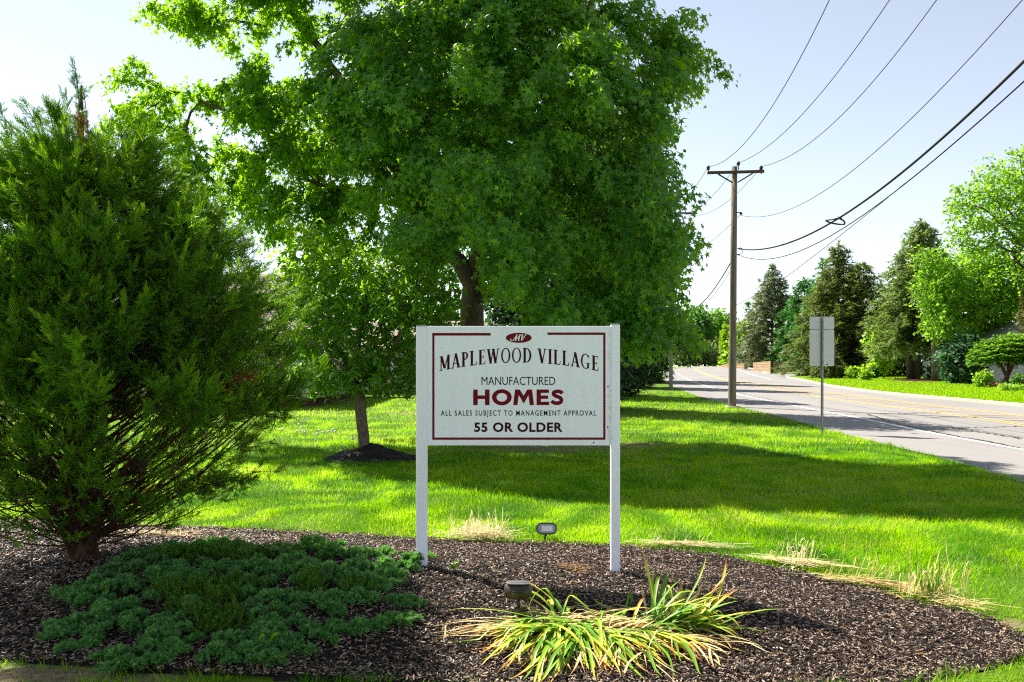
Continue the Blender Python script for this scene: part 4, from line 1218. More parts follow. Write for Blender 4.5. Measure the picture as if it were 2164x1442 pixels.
A0, P0 = add_limbs(tr, lm)
lob = [L3(780, 660, 165, 130, yC, 1.3), L3(690, 640, 105, 130, yC, 1.1), L3(880, 640, 90, 140, yC - .2, 1.0), L3(650, 520, 35, 60, yC, .4), L3(610, 600, 40, 60, yC, .4), L3(890, 510, 40, 45, yC - .3, .4), L3(720, 560, 50, 50, yC, .4), L3(790, 790, 150, 60, yC, 1.2), L3(660, 760, 60, 70, yC, .8), L3(615, 470, 16, 40, yC, .2), L3(790, 590, 70, 40, yC, .5)]
att = ell_points(lob, 1500, r, .42)
px_ = CX + att[:, 0] / att[:, 1] * F_PX; py_ = HOR - (att[:, 2] - EYE) / att[:, 1] * F_PX
att = att[(py_ < 835 - 10 * r.random(len(att)))]
att = thin_out(att, .25, r)
A, Pa, D, tips = grow_from(A0, P0, att, r, step=.22, lenw=.1, jit=.08)
R = radii(Pa, .0035, .10); R[0] *= 1.3
wood(A, Pa, R, 6, .003).build("trunk", mat_bark("pale_grey_bark", (.15, .115, .085), 22, (1, 1, .35), .4), cherry, smooth=True)
per = 15; i = np.repeat(np.arange(len(tips)), per); m = len(i)
t = r.random(m); td = norm(D[tips][i] * .6 + [0, 0, .5])
pos = A[tips][i] - td * .05 + td * ((t - .35) * .34)[:, None] + r.normal(size=(m, 3)) * .03
sd = rdir(m, r); sd[:, 2] *= .2; sd = norm(sd)
d = norm(sd * .9 + np.array([0, 0, -.45]) + r.normal(size=(m, 3)) * .25)
nrm = norm(np.array([0, 0, 1.0]) + sd * .45 + r.normal(size=(m, 3)) * .25)
V, Fq = inst(LV, LF, frames(d, nrm, r.uniform(.09, .155, m), r.uniform(.045, .068, m)), pos)
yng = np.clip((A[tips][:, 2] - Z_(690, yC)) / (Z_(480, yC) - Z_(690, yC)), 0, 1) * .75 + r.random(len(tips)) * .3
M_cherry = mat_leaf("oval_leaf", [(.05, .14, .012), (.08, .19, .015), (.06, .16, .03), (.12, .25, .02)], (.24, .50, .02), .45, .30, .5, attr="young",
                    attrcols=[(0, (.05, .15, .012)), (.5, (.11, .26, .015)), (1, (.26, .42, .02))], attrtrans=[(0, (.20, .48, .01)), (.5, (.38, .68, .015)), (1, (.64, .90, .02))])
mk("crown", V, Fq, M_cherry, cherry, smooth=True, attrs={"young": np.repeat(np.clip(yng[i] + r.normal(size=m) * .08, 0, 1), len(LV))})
# small red ornament by the mound
q = P(743, 968); q[1] = yC + .1
oz = Z_(966, yC); ox = X_(744, yC)
mb = MB(); s = sC
prof = [(0, 0), (3.2, 2), (4.2, 6), (3.4, 9), (2.4, 11), (3.0, 13), (2.2, 16), (.6, 18.5)]
V = []
for (rr_, hh) in prof:
    for a in np.linspace(0, 2 * np.pi, 12, endpoint=False): V.append((ox + (-.35 * hh + rr_ * math.cos(a)) * s, yC + .1 + rr_ * .8 * math.sin(a) * s, oz + hh * s - 6 * s))
i = (np.arange(len(prof) - 1)[:, None] * 12); j = np.arange(12)[None]
mb.add(V, [np.stack([i + j, i + (j + 1) % 12, i + 12 + (j + 1) % 12, i + 12 + j], -1).reshape(-1, 4)])
mb.tube([[ox, yC + .1, oz - 4 * s], [ox, yC + .1, oz - 22 * s]], .006, 6)
rd = tag(mb.build("garden_ornament", mat_plain("red_ornament", (.45, .03, .015), .4, .5, 0, .2, 20), None, origin=(ox, yC + .1, oz - 6 * s), smooth=True), "small red ornament standing at the left edge of the mulch mound", "ornament")

# ------------------------------------------------------------------ the feathery juniper on the left
r = np.random.default_rng(71)
jb = P(178, 1182); yJ = float(jb[1]); sJ = yJ / F_PX
zJ = GB(jb[0], yJ)
jun = root("juniper_tree", (jb[0], yJ, zJ), "broad feathery juniper with bare lower branches at the left of the bed", "tree")
PY = np.array([132, 200, 275, 340, 430, 520, 610, 700, 790, 870, 940, 1000, 1040])
PR = np.array([175, 195, 220, 305, 400, 475, 552, 602, 614, 600, 555, 490, 420])        # right outline
PL = np.array([165, 150, 125, 80, 25, -20, -45, -65, -72, -75, -70, -65, -60])  # left outline, leaving the frame
def jrad(py, side):          # horizontal reach at a height, to either side of the trunk axis
    R_ = (np.interp(py, PY, PR) - 185) * sJ; L_ = (185 - np.interp(py, PY, PL)) * sJ
    return np.where(side > 0, R_, L_)
axis_x = X_(185, yJ)
M_jbark = mat_bark("red_brown_juniper_bark", (.085, .045, .03), 30, (1, 1, .12))
wb = MB()
trunk_pts = np.array([[jb[0], yJ, zJ - .1], [jb[0] - .005, yJ, zJ + .1], [jb[0] - .02, yJ, zJ + .6], [X_(180, yJ), yJ, zJ + 1.4], [X_(178, yJ), yJ, zJ + 2.4], [X_(172, yJ), yJ, Z_(300, yJ)], [X_(172, yJ), yJ, Z_(180, yJ)]])
wb.tube(trunk_pts, [.13, .095, .075, .062, .045, .022, .006], 12)
for (dx, dy, top) in ((.09, -.05, 1.5), (-.10, .06, 1.7), (-.06, -.09, 1.2)):       # side stems rising from the base
    wb.tube([[jb[0] + dx * .4, yJ + dy * .4, zJ], [jb[0] + dx * 1.6, yJ + dy * 2, zJ + .35], [jb[0] + dx * 3, yJ + dy * 4, zJ + top]], [.05, .038, .02], 8)
tuft_p, tuft_d, tuft_s = [], [], []
npr = 420
for k in range(npr):
    f = (k + r.random()) / npr
    py = np.interp(f, [0, .24, 1], [1070, 930, 325]) + r.normal() * 12
    a = r.uniform(0, 2 * np.pi); side = math.cos(a)
    Rr = float(jrad(py, side)); Rm = float((jrad(py, 1) + jrad(py, -1)) / 2)
    rad = (abs(side) * Rr + (1 - abs(side)) * Rm * .62) * r.uniform(.74, 1.04)
    zt = Z_(py, yJ) + .12 * r.normal()
    tip = np.array([axis_x + math.cos(a) * rad, yJ + math.sin(a) * rad, max(zt, zJ + .3)])
    z0 = max(zJ + .08 + .45 * r.random() ** 2, tip[2] - rad * r.uniform(.55, .95) - .1)
    tx = np.interp(z0, trunk_pts[:, 2], trunk_pts[:, 0])
    s0 = np.array([tx, yJ, z0])
    t = np.linspace(0, 1, 9)[:, None]
    pth = s0 * (1 - t) + tip * t
    pth[:, 2] += (-.10 * rad * np.sin(t * np.pi) * (1 if r.random() < .7 else -.4))[:, 0]
    pth[1:] += np.cumsum(r.normal(size=(8, 3)) * .012, 0)
    L = np.linalg.norm(tip - s0)
    low = py > 880
    wb.tube(pth, np.linspace((.0045 if low else .006) + (.005 if r.random() < .8 else .010) * min(1, L / 1.3), .002, 9), 5)
    nt2 = int((6 + 8.5 * L) * (.48 if low else 1.0))
    for q in range(nt2):
        tt = r.uniform(.80 if low else .24, 1.0) ** .72
        idx = tt * 8; i0 = min(7, int(idx)); pb = pth[i0] * (1 - (idx - i0)) + pth[i0 + 1] * (idx - i0)
        ppy = HOR - (pb[2] - EYE) / pb[1] * F_PX
        if not low and ppy > 880 + 25 * r.normal() and tt < .85: continue
        dv = norm(pth[min(8, i0 + 1)] - pth[i0])
        o = norm(dv * .6 + np.array([math.cos(a), math.sin(a), .3]) * .5 + r.normal(size=3) * .7)
        ln = r.uniform(.05, .24) * (1.15 - .3 * tt)
        e = pb + o * ln; e[2] += .05 * ln
        wb.tube([pb, (pb + e) / 2 + r.normal(size=3) * .008, e], [.003, .0025, .0015], 3, False)
        tuft_p.append(e); tuft_d.append(norm(o * .8 + dv * .7 + np.array([math.cos(a) * .2, math.sin(a) * .2, .5]))); tuft_s.append(r.uniform(.75, 1.3) * (.6 if low else 1))
    if low or r.random() < .12:      # bare dead twigs on the underside
        for q in range(9):
            i0 = r.integers(2, 8); pb = pth[i0]; dv = norm(pth[min(8, i0 + 1)] - pth[i0 - 1])
            e = pb + norm(dv + r.normal(size=3) * .6) * r.uniform(.08, .34)
            wb.tube([pb, (pb + e) / 2 + r.normal(size=3) * .012, e], [.003, .002, .001], 3, False)
# leading shoots at the top
for (px, py) in [(172, 140), (150, 175), (95, 230), (130, 215), (205, 205), (250, 240), (20, 245), (60, 215), (300, 300), (340, 285), (0, 330), (275, 260), (330, 265)]:
    e = np.array([X_(px, yJ), yJ + r.normal() * .12, Z_(py, yJ)]); s0 = np.array([X_(175 + (px - 175) * .55, yJ), yJ, Z_(py + 150, yJ)])
    t = np.linspace(0, 1, 7)[:, None]; pth = s0 * (1 - t) + e * t + np.array([[0, 0, .05]]) * np.sin(t * np.pi)
    wb.tube(pth, np.linspace(.007, .0015, 7), 4)
    for q in range(13):
        tt = r.random(); pb = s0 * (1 - tt) + e * tt; dv = norm(e - s0)
        o = norm(dv * .9 + r.normal(size=3) * .5)
        tuft_p.append(pb + o * .03); tuft_d.append(norm(o + dv)); tuft_s.append(r.uniform(.28, .55))
wb.build("trunk", M_jbark, jun, smooth=True)
tuft_p = np.array(tuft_p); tuft_d = np.array(tuft_d); tuft_s = np.array(tuft_s)
def mat_juniper():
    m, nt, out = newmat("juniper_scale_leaves")
    g = nt.nodes.new("ShaderNodeNewGeometry"); at = nt.nodes.new("ShaderNodeAttribute"); at.attribute_name = "tint"
    c = ramp(nt, at.outputs["Fac"], [(0, (.020, .075, .004)), (.45, (.070, .18, .006)), (.85, (.19, .35, .010)), (.965, (.24, .40, .012)), (.985, (.24, .09, .02)), (1, (.26, .09, .02))])
    t = ramp(nt, at.outputs["Fac"], [(0, (.22, .46, .006)), (.6, (.44, .72, .010)), (.96, (.62, .86, .02)), (1, (.35, .14, .02))])
    p = princ(nt, None, c, .5, .3); tr_ = nt.nodes.new("ShaderNodeBsdfTranslucent"); nt.links.new(t, tr_.inputs[0])
    mx = nt.nodes.new("ShaderNodeMixShader"); mx.inputs[0].default_value = .40
    nt.links.new(p.outputs[0], mx.inputs[1]); nt.links.new(tr_.outputs[0], mx.inputs[2]); nt.links.new(mx.outputs[0], out.inputs[0])
    return m
per = 13; mbj = MB()
tint_t = r.random(len(tuft_p))
for v in range(3):
    TVj, TFj = spray_template(r, 11)
    sel = np.arange(v, len(tuft_p), 3); i = np.repeat(sel, per); m = len(i)
    # each tuft is a pointed plume: sprays along its axis, splayed at the base and closing at the tip
    t = r.random(m); splay = (.85 * (1 - t) + .22)[:, None]
    d = norm(tuft_d[i] + r.normal(size=(m, 3)) * splay); ln = r.uniform(.065, .125, m) * tuft_s[i] * (1.1 - .3 * t)
    V, Fq = inst(TVj, TFj, frames(d, rdir(m, r), ln, ln * 1.05), tuft_p[i] + tuft_d[i] * (t * .17 * tuft_s[i] - .05)[:, None] + r.normal(size=(m, 3)) * .008)
    tn = np.clip(tint_t[i] * .5 + t * .32 + r.random(m) * .15, 0, 1)
    tn = np.where(tint_t[i] > .993, 1.0, np.minimum(tn, .955))
    mbj.add(V, Fq, np.repeat(tn, len(TVj)))
mbj.build("foliage", mat_juniper(), jun, attr="tint")
print("juniper tufts", len(tuft_p))
# ------------------------------------------------------------------ utility poles and wires
r = np.random.default_rng(81)
M_pole = mat_bark("weathered_pole_wood", (.20, .165, .13), 26, (1, 1, .05), .55)
M_dkm = mat_plain("dark_metal", (.03, .03, .035), .5, .5, .4)
M_wire = mat_plain("black_cable", (.012, .012, .013), .6, .3)
pb = P(1547, 861); yP = float(pb[1]); sP = yP / F_PX
pole = root("utility_pole", tuple(pb), "tall weathered wooden utility pole with a crossarm beside the road", "utility pole")
pp = lambda px, py: np.array([X_(px, yP), yP, Z_(py, yP)])
mb = MB(); mb.tube([pb - [0, 0, .3], pb, pp(1548.5, 740), pp(1550, 560), pp(1552, 353)], np.array([8.6, 8.4, 7.6, 6.8, 6.0]) * sP, 14)
mb.build("pole", M_pole, pole, smooth=True)
ca, cb_ = pp(1493, 367.5), pp(1612, 364.5)
mb = MB()
V, Fq = box((ca + cb_) / 2 + [0, -.15, 0], (119 * sP, .09, 5.6 * sP)); V[:, 2] += (V[:, 0] - (ca[0] + cb_[0]) / 2) * ((cb_[2] - ca[2]) / (cb_[0] - ca[0])); mb.add(V, Fq)
mb.build("crossarm", mat_bark("crossarm_wood", (.11, .07, .045), 20, (.1, 1, 1)), pole)
for (a, b) in (((1516, 370), (1546.5, 388)), ((1589, 368), (1557.5, 387))):
    mb = MB(); mb.tube([pp(*a) + [0, -.12, 0], pp(*b) + [0, -.12, 0]], .028, 6); mb.build("brace", M_dkm, pole)
INS = [pp(1495.5, 356), pp(1559, 346.5), pp(1607, 356)]
M_ins = mat_plain("dark_glazed_porcelain", (.03, .018, .014), .25, .6)
def insulator(p, tilt=0.0):
    mb = MB()
    for (h0, h1, r0, r1) in ((-.26, -.09, .018, .018), (-.09, -.06, .04, .075), (-.06, -.035, .075, .04), (-.035, .0, .05, .085), (.0, .03, .085, .045), (.03, .08, .045, .038)):
        mb.tube([p + [0, -.1, h0], p + [0, -.1, h1]], [r0, r1], 10)
    return mb.build("insulator", M_ins, pole, smooth=True)
for p in INS: insulator(p)
mb = MB(); q = pp(1563, 452); mb.tube([q + [-.14, -.12, .03], q + [.02, -.12, .03], q + [.02, -.12, -.05]], .02, 6)
mb.tube([q + [.02, -.12, .02], q + [.02, -.12, -.06]], [.06, .05], 8); 
mb.build("spool_bracket", M_dkm, pole)
mb = MB(); q = pp(1559, 526); mb.tube([q, q + [.1, -.08, .02], q + [.16, -.1, -.03]], .022, 6)
mb.tube([q + [.1, -.1, -.02], q + [.16, -.12, -.14], q + [.10, -.13, -.24], q + [.06, -.12, -.2]], .012, 5)
mb.tube([pp(1558, 538), pp(1563, 539)], .03, 6); mb.build("cable_clamp", M_dkm, pole)
mb = MB(); mb.box(pb + [0, 0, .02], (.5, .5, .06), .02); mb.build("collar", mat_plain("pale_stone", (.42, .40, .38), .9), pole)

def wire(pts, x_end, a_px, rad, label, ext=True, end_y=-8.0, name="power_line"):
    """a cable towards the camera: plan line from the pole to (x_end, end_y), height from the photograph"""
    x0 = X_(a_px, yP); b = (x0 - x_end) / (yP - end_y); a = x0 - b * yP
    Q = []
    for (px, py) in pts:
        u = (px - CX) / F_PX; y = a / (u - b); Q.append((a + b * y, y, Z_(py, y)))
    Q = np.array(Q); ys = Q[:, 1]
    co = np.polyfit(ys, Q[:, 2], 2 if len(pts) < 6 else 3)
    y = np.linspace(ys.max(), max(min(ys.min(), 30) - (9 if ext else 0), 1.5) if ext else ys.min(), 60)
    z = np.polyval(co, np.maximum(y, ys.min() - 2)) + np.where(y < ys.min() - 2, (ys.min() - 2 - y) * .06, 0)
    mb = MB(); mb.tube(np.column_stack([a + b * y, y, z]), rad, 5)
    w = mb.build(name, M_wire, None, origin=(a + b * y[0], y[0], z[0]), smooth=True)
    return tag(w, label, "power line", "overhead wires along the road")
wire([(1496, 354), (1560, 312), (1620, 244), (1681, 150), (1750, 0)], 5.9, 1496, .011, "thin top wire tied to the left end of the crossarm")
wire([(1560, 346), (1640, 290), (1728, 210), (1800, 118), (1877, 0)], 7.4, 1560, .011, "thin top wire tied to the pole's very top")
wire([(1608, 353), (1700, 306), (1800, 228), (1890, 118), (1978, 0)], 8.4, 1608, .011, "thin top wire tied to the right end of the crossarm")
wire([(1565, 456), (1610, 457), (1650, 449), (1725, 418), (1800, 363), (1887, 280), (2060, 122), (2156, 0)], 7.7, 1565, .009, "thin wire below the crossarm running from the small bracket high on the pole")
wire([(1560, 526), (1600, 528), (1640, 521), (1700, 498), (1765, 470), (1840, 415), (1950, 328), (2050, 237), (2164, 132)], 7.6, 1560, .026, "thick sagging bundled telephone cable carrying the flat slack loop", name="telephone_cable")
wire([(1560, 539), (1590, 547), (1640, 546), (1700, 526), (1790, 478), (1900, 398), (2000, 318), (2164, 172)], 7.9, 1560, .013, "medium cable hanging just below the thick telephone cable", name="telephone_cable")
# service drop going across the road
Q = [pp(1556, 645)]
for (px, py, y) in ((1601, 622, 29), (1665, 583, 26), (1753, 516, 22.5), (1859, 432, 19.5), (1912, 388, 18.2)): Q.append(np.array([X_(px, y), y, Z_(py, y)]))
mb = MB(); Q = np.array(Q); t = np.linspace(0, 5, 50); mb.tube(np.column_stack([np.interp(t, range(6), Q[:, k]) for k in range(3)]), .009, 5)
tag(mb.build("power_line", M_wire, None, origin=Q[0], smooth=True), "thin straight wire rising from low on the pole to meet the medium cable", "power line", "overhead wires along the road")
# slack loop
u = (1765 - CX) / F_PX; x0 = X_(1560, yP); b = (x0 - 7.6) / (yP + 8); a = x0 - b * yP; yl = a / (u - b)
lp = lambda px, py, dy: np.array([X_(px, yl + dy), yl + dy, Z_(py, yl + dy)])
mb = MB()
mb.tube([lp(1745, 466.5, 0), lp(1752, 465, -.25), lp(1765, 463.5, -.3), lp(1774, 461, -.1), lp(1783, 467, .0), lp(1785.5, 471.5, .1), lp(1784, 474.5, .15), lp(1774, 474.5, .3), lp(1760, 472.5, .3), lp(1749, 469, .2), lp(1745, 466.5, 0)], .022, 6)
mb.tube([lp(1771, 458, 0), lp(1774, 462, 0), lp(1776, 465, .0)], .014, 5); mb.tube([lp(1778, 458.5, 0), lp(1779, 465, .0)], .012, 5)
tag(mb.build("cable_loop", M_wire, None, origin=lp(1765, 468, 0), smooth=True), "flat teardrop slack loop of cable hung on the thick telephone cable", "cable loop")
# second pole farther up the road
p2 = P(1418, 824); y2 = float(p2[1]); s2 = y2 / F_PX
pole2 = root("utility_pole", tuple(p2), "distant utility pole up the road, half hidden by the big tree's leaves", "utility pole")
mb = MB(); mb.tube([p2 - [0, 0, .3], p2, [p2[0] - .02, y2, Z_(600, y2)], [p2[0] - .03, y2, Z_(440, y2)]], np.array([4.2, 4.0, 3.4, 2.8]) * s2, 10)
mb.build("pole", mat_bark("grey_pole_wood", (.24, .215, .185), 26, (1, 1, .05), .6), pole2, smooth=True)
mb = MB(); mb.box([p2[0] - .03, y2 - .15, Z_(452, y2)], (2.5, .09, .12)); mb.build("crossarm", M_dkm, pole2)
def span(p, q, sag, rad, label, name="power_line"):
    t = np.linspace(0, 1, 40)[:, None]; pth = np.array(p) * (1 - t) + np.array(q) * t; pth[:, 2] -= (4 * sag * t * (1 - t))[:, 0]
    mb = MB(); mb.tube(pth, rad, 5)
    tag(mb.build(name, M_wire, None, origin=p, smooth=True), label, "power line", "overhead wires along the road")
e2 = lambda px, py: np.array([X_(px, y2), y2, Z_(py, y2)])
span(INS[0] + [0, -.1, .03], e2(1380, 440), .8, .010, "wire dropping from the crossarm's left end into the leaves behind")
span(INS[1] + [0, -.1, .03], e2(1418, 447), .8, .010, "wire dropping from the pole top behind the left brace")
span(INS[2] + [0, -.1, .03], e2(1440, 450), .8, .010, "wire slanting behind the pole from the crossarm's right end")
span(pp(1563, 455), e2(1418, 540), .5, .009, "wire curving left from the small bracket towards the big tree")
span(pp(1548, 548), e2(1421, 650), .95, .022, "thick cable sagging from the near pole to the distant pole", "telephone_cable")
span(pp(1548, 566), e2(1421, 668), .75, .010, "thin cable under the thick one between the two poles", "telephone_cable")

# ------------------------------------------------------------------ road sign seen from behind
rp = P(1738, 916); yR = float(rp[1]); sR = yR / F_PX
q2 = lambda px, py, dy=0.0: np.array([X_(px, yR), yR + dy, Z_(py, yR)])
M_alu = mat_plain("weathered_aluminium", (.50, .51, .51), .5, .5, .35, .06, 5)
M_galv = mat_plain("galvanised_steel", (.20, .20, .21), .42, .5, .6, .25, 16)
rs = root("road_sign", tuple(rp), "back of a grey metal road sign on a single post at the verge", "road sign")
def plate_part(x0, y0, x1, y1, rad, name):
    w, h = (x1 - x0) * sR, (y1 - y0) * sR; c = (q2(x0, y0) + q2(x1, y1)) / 2
    qv = rounded(0, 0, w, h, rad); n = len(qv)
    f = np.column_stack([qv[:, 0], np.zeros(n), qv[:, 1]]) + c + [0, .045, 0]
    mb = MB(); loft(mb, [f, f + [0, .004, 0]]); return mb.build(name, M_alu, rs)
plate_part(1712.5, 669.5, 1764.5, 696, .03, "upper_plate")
plate_part(1712.5, 697.2, 1764.5, 774, .03, "lower_plate")
mb = MB(); w = 5.6 * sR
prof = [(-w / 2, .02), (-w * .28, .02), (-w * .22, -.02), (w * .22, -.02), (w * .28, .02), (w / 2, .02), (w * .5, .03), (w * .3, .03), (w * .22, .0), (-w * .22, .0), (-w * .3, .03), (-w * .5, .03)]
b0, b1 = rp - [0, 0, .2], q2(1738.5, 671)
A_ = np.array([[x, y, 0] for x, y in prof])
n = len(prof); i = np.arange(n)
mb.add(np.concatenate([A_ + b0, A_ + b1]), [np.stack([i, (i + 1) % n, (i + 1) % n + n, i + n], -1)])
mb.build("post", M_galv, rs)
for py in (681, 690, 704, 765):
    mb = MB(); mb.tube([q2(1738.5, py, -.03), q2(1738.5, py, -.018)], .011, 6); mb.build("bolt", M_dkm, rs)
mb = MB(); mb.tube([q2(1749, 770.5, .038), q2(1749, 770.5, .045)], .02, 6); mb.build("sticker", M_dkm, rs)

# ------------------------------------------------------------------ foliage for trees farther off
def quad_leaf():
    return np.array([[0, 0, 0], [.42, .45, .06], [0, 1, -.08], [-.42, .45, .06]]), np.array([[0, 1, 2], [0, 2, 3]])
QV, QF = quad_leaf()
def foliage(name, parent, pts, ctr, size, per, spread, mat, rng, droop=.2, up=.5, out=.6):
    i = np.repeat(np.arange(len(pts)), per); m = len(i)
    pos = pts[i] + rng.normal(size=(m, 3)) * spread * [1, 1, .75]
    o = norm(pos - ctr)
    d = norm(o * out + rdir(m, rng) * .8 + [0, 0, -droop]); nr = norm(o * .5 + [0, 0, up] + rdir(m, rng) * .6)
    V, Fq = inst(QV, QF, frames(d, nr, rng.uniform(.6, 1.3, m) * size), pos)
    return mk(name, V, Fq, mat, parent)
def broad(px, basepy, toppy, hw, y, seed, name, label, mat, size=.3, n=260, per=16, spread=.32, trunk_r=.16, bare=.25, bark=None, zbase=None, lobes=None, cat="tree", group=None, lean=0.0, dmin=None, depth=1.0):
    rr = np.random.default_rng(seed); s = y / F_PX
    x = X_(px, y); zb = zbase if zbase is not None else (GL(x, y) if x > near_edge(y) else float(profile(y)))
    zt = Z_(toppy, y); H = zt - zb; w = hw * s
    ob = root(name, (x, y, zb), label, cat, group)
    if lobes is None:
        c0_ = zb + H * (bare + (1 - bare) * .5); rz = H * (1 - bare) / 2
        lobes = [(x, y, c0_, w * .8, w * .8 * depth, rz * .95)]
        for k in range(6):
            a = rr.uniform(0, 6.28); lobes.append((x + math.cos(a) * w * .5, y + math.sin(a) * w * .5 * depth, c0_ + rr.uniform(-.6, .65) * rz, w * .5, w * .5, rz * .38))
    p = ell_points(lobes, n * 4, rr, .4); p = p[p[:, 2] > zb + .15]; 
    p = thin_out(p, dmin or (w * 2.2 / (n ** (1 / 3) * 1.25)), rr); p = p[rr.permutation(len(p))[:n]]
    tr = [np.array([x, y, zb - .15]), np.array([x, y, zb + H * .1]), np.array([x + lean * .4, y, zb + H * .2]), np.array([x + lean, y, zb + H * max(.28, bare * 1.1)])]
    A, Pa, D, tips = grow_from(tr, [-1, 0, 1, 2], p, rr, step=max(.5, H * .06), first=2)
    R = radii(Pa, .012, trunk_r)
    wood(A, Pa, R, 5, .012).build("trunk", bark or M_bark_dark, ob, smooth=True)
    ctr = np.array([x, y, zb + H * .55])
    foliage("crown", ob, A[tips], ctr, size, per, spread, mat, rr)
    return ob
def needle_spray():
    V = []; F = []
    for k, (a, l) in enumerate(((0, 1.0), (32, .8), (-32, .8), (60, .5), (-60, .5))):
        a = math.radians(a); d = np.array([math.sin(a), math.cos(a), .0]); s = np.array([d[1], -d[0], 0]) * .085; b = len(V)
        o = np.array([0, .1 * k, .03 * (k % 2)])
        V += [o - s, o + s, o + d * l + [0, 0, -.12 * l]]; F.append([b, b + 1, b + 2])
    return np.array(V), np.array(F)
NV, NF = needle_spray()
def conifer(px, basepy, toppy, hw, y, seed, name, label, mat, spray=.5, whorls=26, per=7, droop=.15, low=.06, bark=None, power=.8, trunks=None, group=None, dens=1.0, zbase=None, cat="tree", xoff=0.0, bush=1.0):
    rr = np.random.default_rng(seed); s = y / F_PX; x = X_(px, y)
    zb = zbase if zbase is not None else (GL(x, y) if x > near_edge(y) else float(profile(y)))
    zt = Z_(toppy, y); H = zt - zb; w = hw * s
    ob = root(name, (x, y, zb), label, cat, group)
    mb = MB()
    for (dx, dy) in (trunks or [(0, 0)]):
        mb.tube([[x + dx, y + dy, zb - .15], [x + dx * 1.02, y + dy, zb + H * .3], [x + dx * .4, y + dy * .4, zb + H * .7], [x + xoff, y, zt - .1]], [H * .017, H * .013, H * .008, .012], 9)
    PT, DT, NT = [], [], []
    for k in range(whorls):
        f = low + (1 - low) * (k + rr.random() * .8) / whorls
        Lr = w * min(1.0, (1 - f) ** power * 1.12) * (1 if f > low + .12 else .75 + 2 * (f - low)) + .12
        nb = max(3, int(per * (1 if f < .8 else .7)))
        a0 = rr.random() * 6.28
        for b in range(nb):
            a = a0 + 6.28 * b / nb + rr.normal() * .25; L = Lr * rr.uniform(.68, 1.14)
            dv = np.array([math.cos(a), math.sin(a), 0])
            t = np.linspace(0, 1, 6)[:, None]; s0 = np.array([x + xoff * f, y, zb + H * f])
            pth = s0 + dv * L * t; pth[:, 2] += (.25 * L * t - (droop + .3) * L * t * t)[:, 0] + f * L * .3 * t[:, 0]
            mb.tube(pth, np.linspace(.012 + .006 * L, .004, 6), 3, False)
            ns = max(3, int(L / spray * 4.4 * dens))
            tt = rr.uniform(.12, 1.0, ns) ** .75; i0 = np.minimum(4, (tt * 5).astype(int)); fr = (tt * 5 - i0)[:, None]
            pc = pth[i0] * (1 - fr) + pth[i0 + 1] * fr
            sgn = np.where(rr.random(ns) < .5, 1, -1)[:, None]; sdv = np.array([-dv[1], dv[0], 0])
            dd = norm(dv * rr.uniform(.3, 1, ns)[:, None] + sdv * sgn * rr.uniform(.1, 1.0, ns)[:, None] + [0, 0, -droop] + rr.normal(size=(ns, 3)) * .3 * bush)
            PT.append(pc + rr.normal(size=(ns, 3)) * .07 * bush); DT.append(dd)
    tops = 10
    PT.append(np.column_stack([np.full(tops, x + xoff), np.full(tops, y), zt - np.linspace(.0, .8, tops)])); DT.append(norm(np.array([0, 0, 1.0]) + rr.normal(size=(tops, 3)) * .5))
    PT = np.concatenate(PT); DT = np.concatenate(DT); m = len(PT)
    V, Fq = inst(NV, NF, frames(DT, norm(np.array([0, 0, 1.0]) + rdir(m, rr) * .6), rr.uniform(.7, 1.25, m) * spray), PT)
    mb.build("trunk", bark or M_bark_dark, ob, smooth=True)
    mk("crown", V, Fq, mat, ob)
    return ob
M_fol = lambda name, c, tr=.35, t=None: mat_leaf(name, [tuple(x * .7 for x in c), c, tuple(x * 1.35 for x in c)], t or tuple(x * 2.0 for x in c), tr, .5, .3)
M_dkgreen = M_fol("dark_evergreen_leaves", (.022, .058, .014), .25)
M_mid = M_fol("mid_green_leaves", (.05, .13, .012), .4)
M_bright = M_fol("bright_green_leaves", (.13, .26, .012), .45, (.30, .50, .02))
M_mbright = M_fol("fresh_green_leaves", (.10, .22, .010), .42, (.26, .48, .015))
M_lime = M_fol("lime_leaves", (.17, .32, .015), .45, (.36, .56, .02))
M_spr = M_fol("grey_green_spruce_needles", (.13, .16, .065), .3)
M_ced = M_fol("cedar_green_needles", (.045, .16, .022), .3)
M_olive = M_fol("olive_needles", (.10, .135, .022), .3)
M_hem = M_fol("hemlock_needles", (.13, .19, .035), .35)
M_arb = M_fol("arborvitae_sprays", (.055, .14, .012), .3)
M_farol = M_fol("far_olive_leaves", (.10, .15, .04), .35)

# right-hand side of the road
conifer(1632, 770, 562, 78, 112, 101, "spruce_tree", "brownish grey spruce directly above the tan block wall", M_spr, .8, 30, 11, .12, .0, zbase=Z_(766, 112), dens=1.3, bush=1.6)
conifer(1700, 786, 590, 70, 106, 102, "cedar_tree", "deep green cedar between the grey spruce and the tallest evergreen", M_ced, .75, 30, 11, .2, .0, zbase=Z_(774, 106), dens=1.3, power=.6, bush=1.6)
conifer(1738, 790, 550, 72, 86, 103, "cedar_tree", "pointed green cedar just behind the road sign's plates", M_ced, .65, 24, 8, .2, .02, dens=1.2, bush=1.5)
conifer(1772, 798, 517, 112, 76, 104, "spruce_tree", "tallest dark olive evergreen, right behind the road sign", M_olive, .7, 34, 11, .2, .0, dens=1.25, bush=1.6)
conifer(1824, 800, 560, 84, 74, 105, "spruce_tree", "loose-branched olive evergreen right of the tallest one", M_olive, .65, 28, 10, -.1, .0, dens=1.1, bush=1.6, power=.6)
conifer(1752, 806, 742, 46, 68, 106, "evergreen_bush", "low spreading evergreen bush at the lawn edge behind the road sign's post", M_olive, .4, 9, 10, .3, .0, cat="bush", dens=1.4)
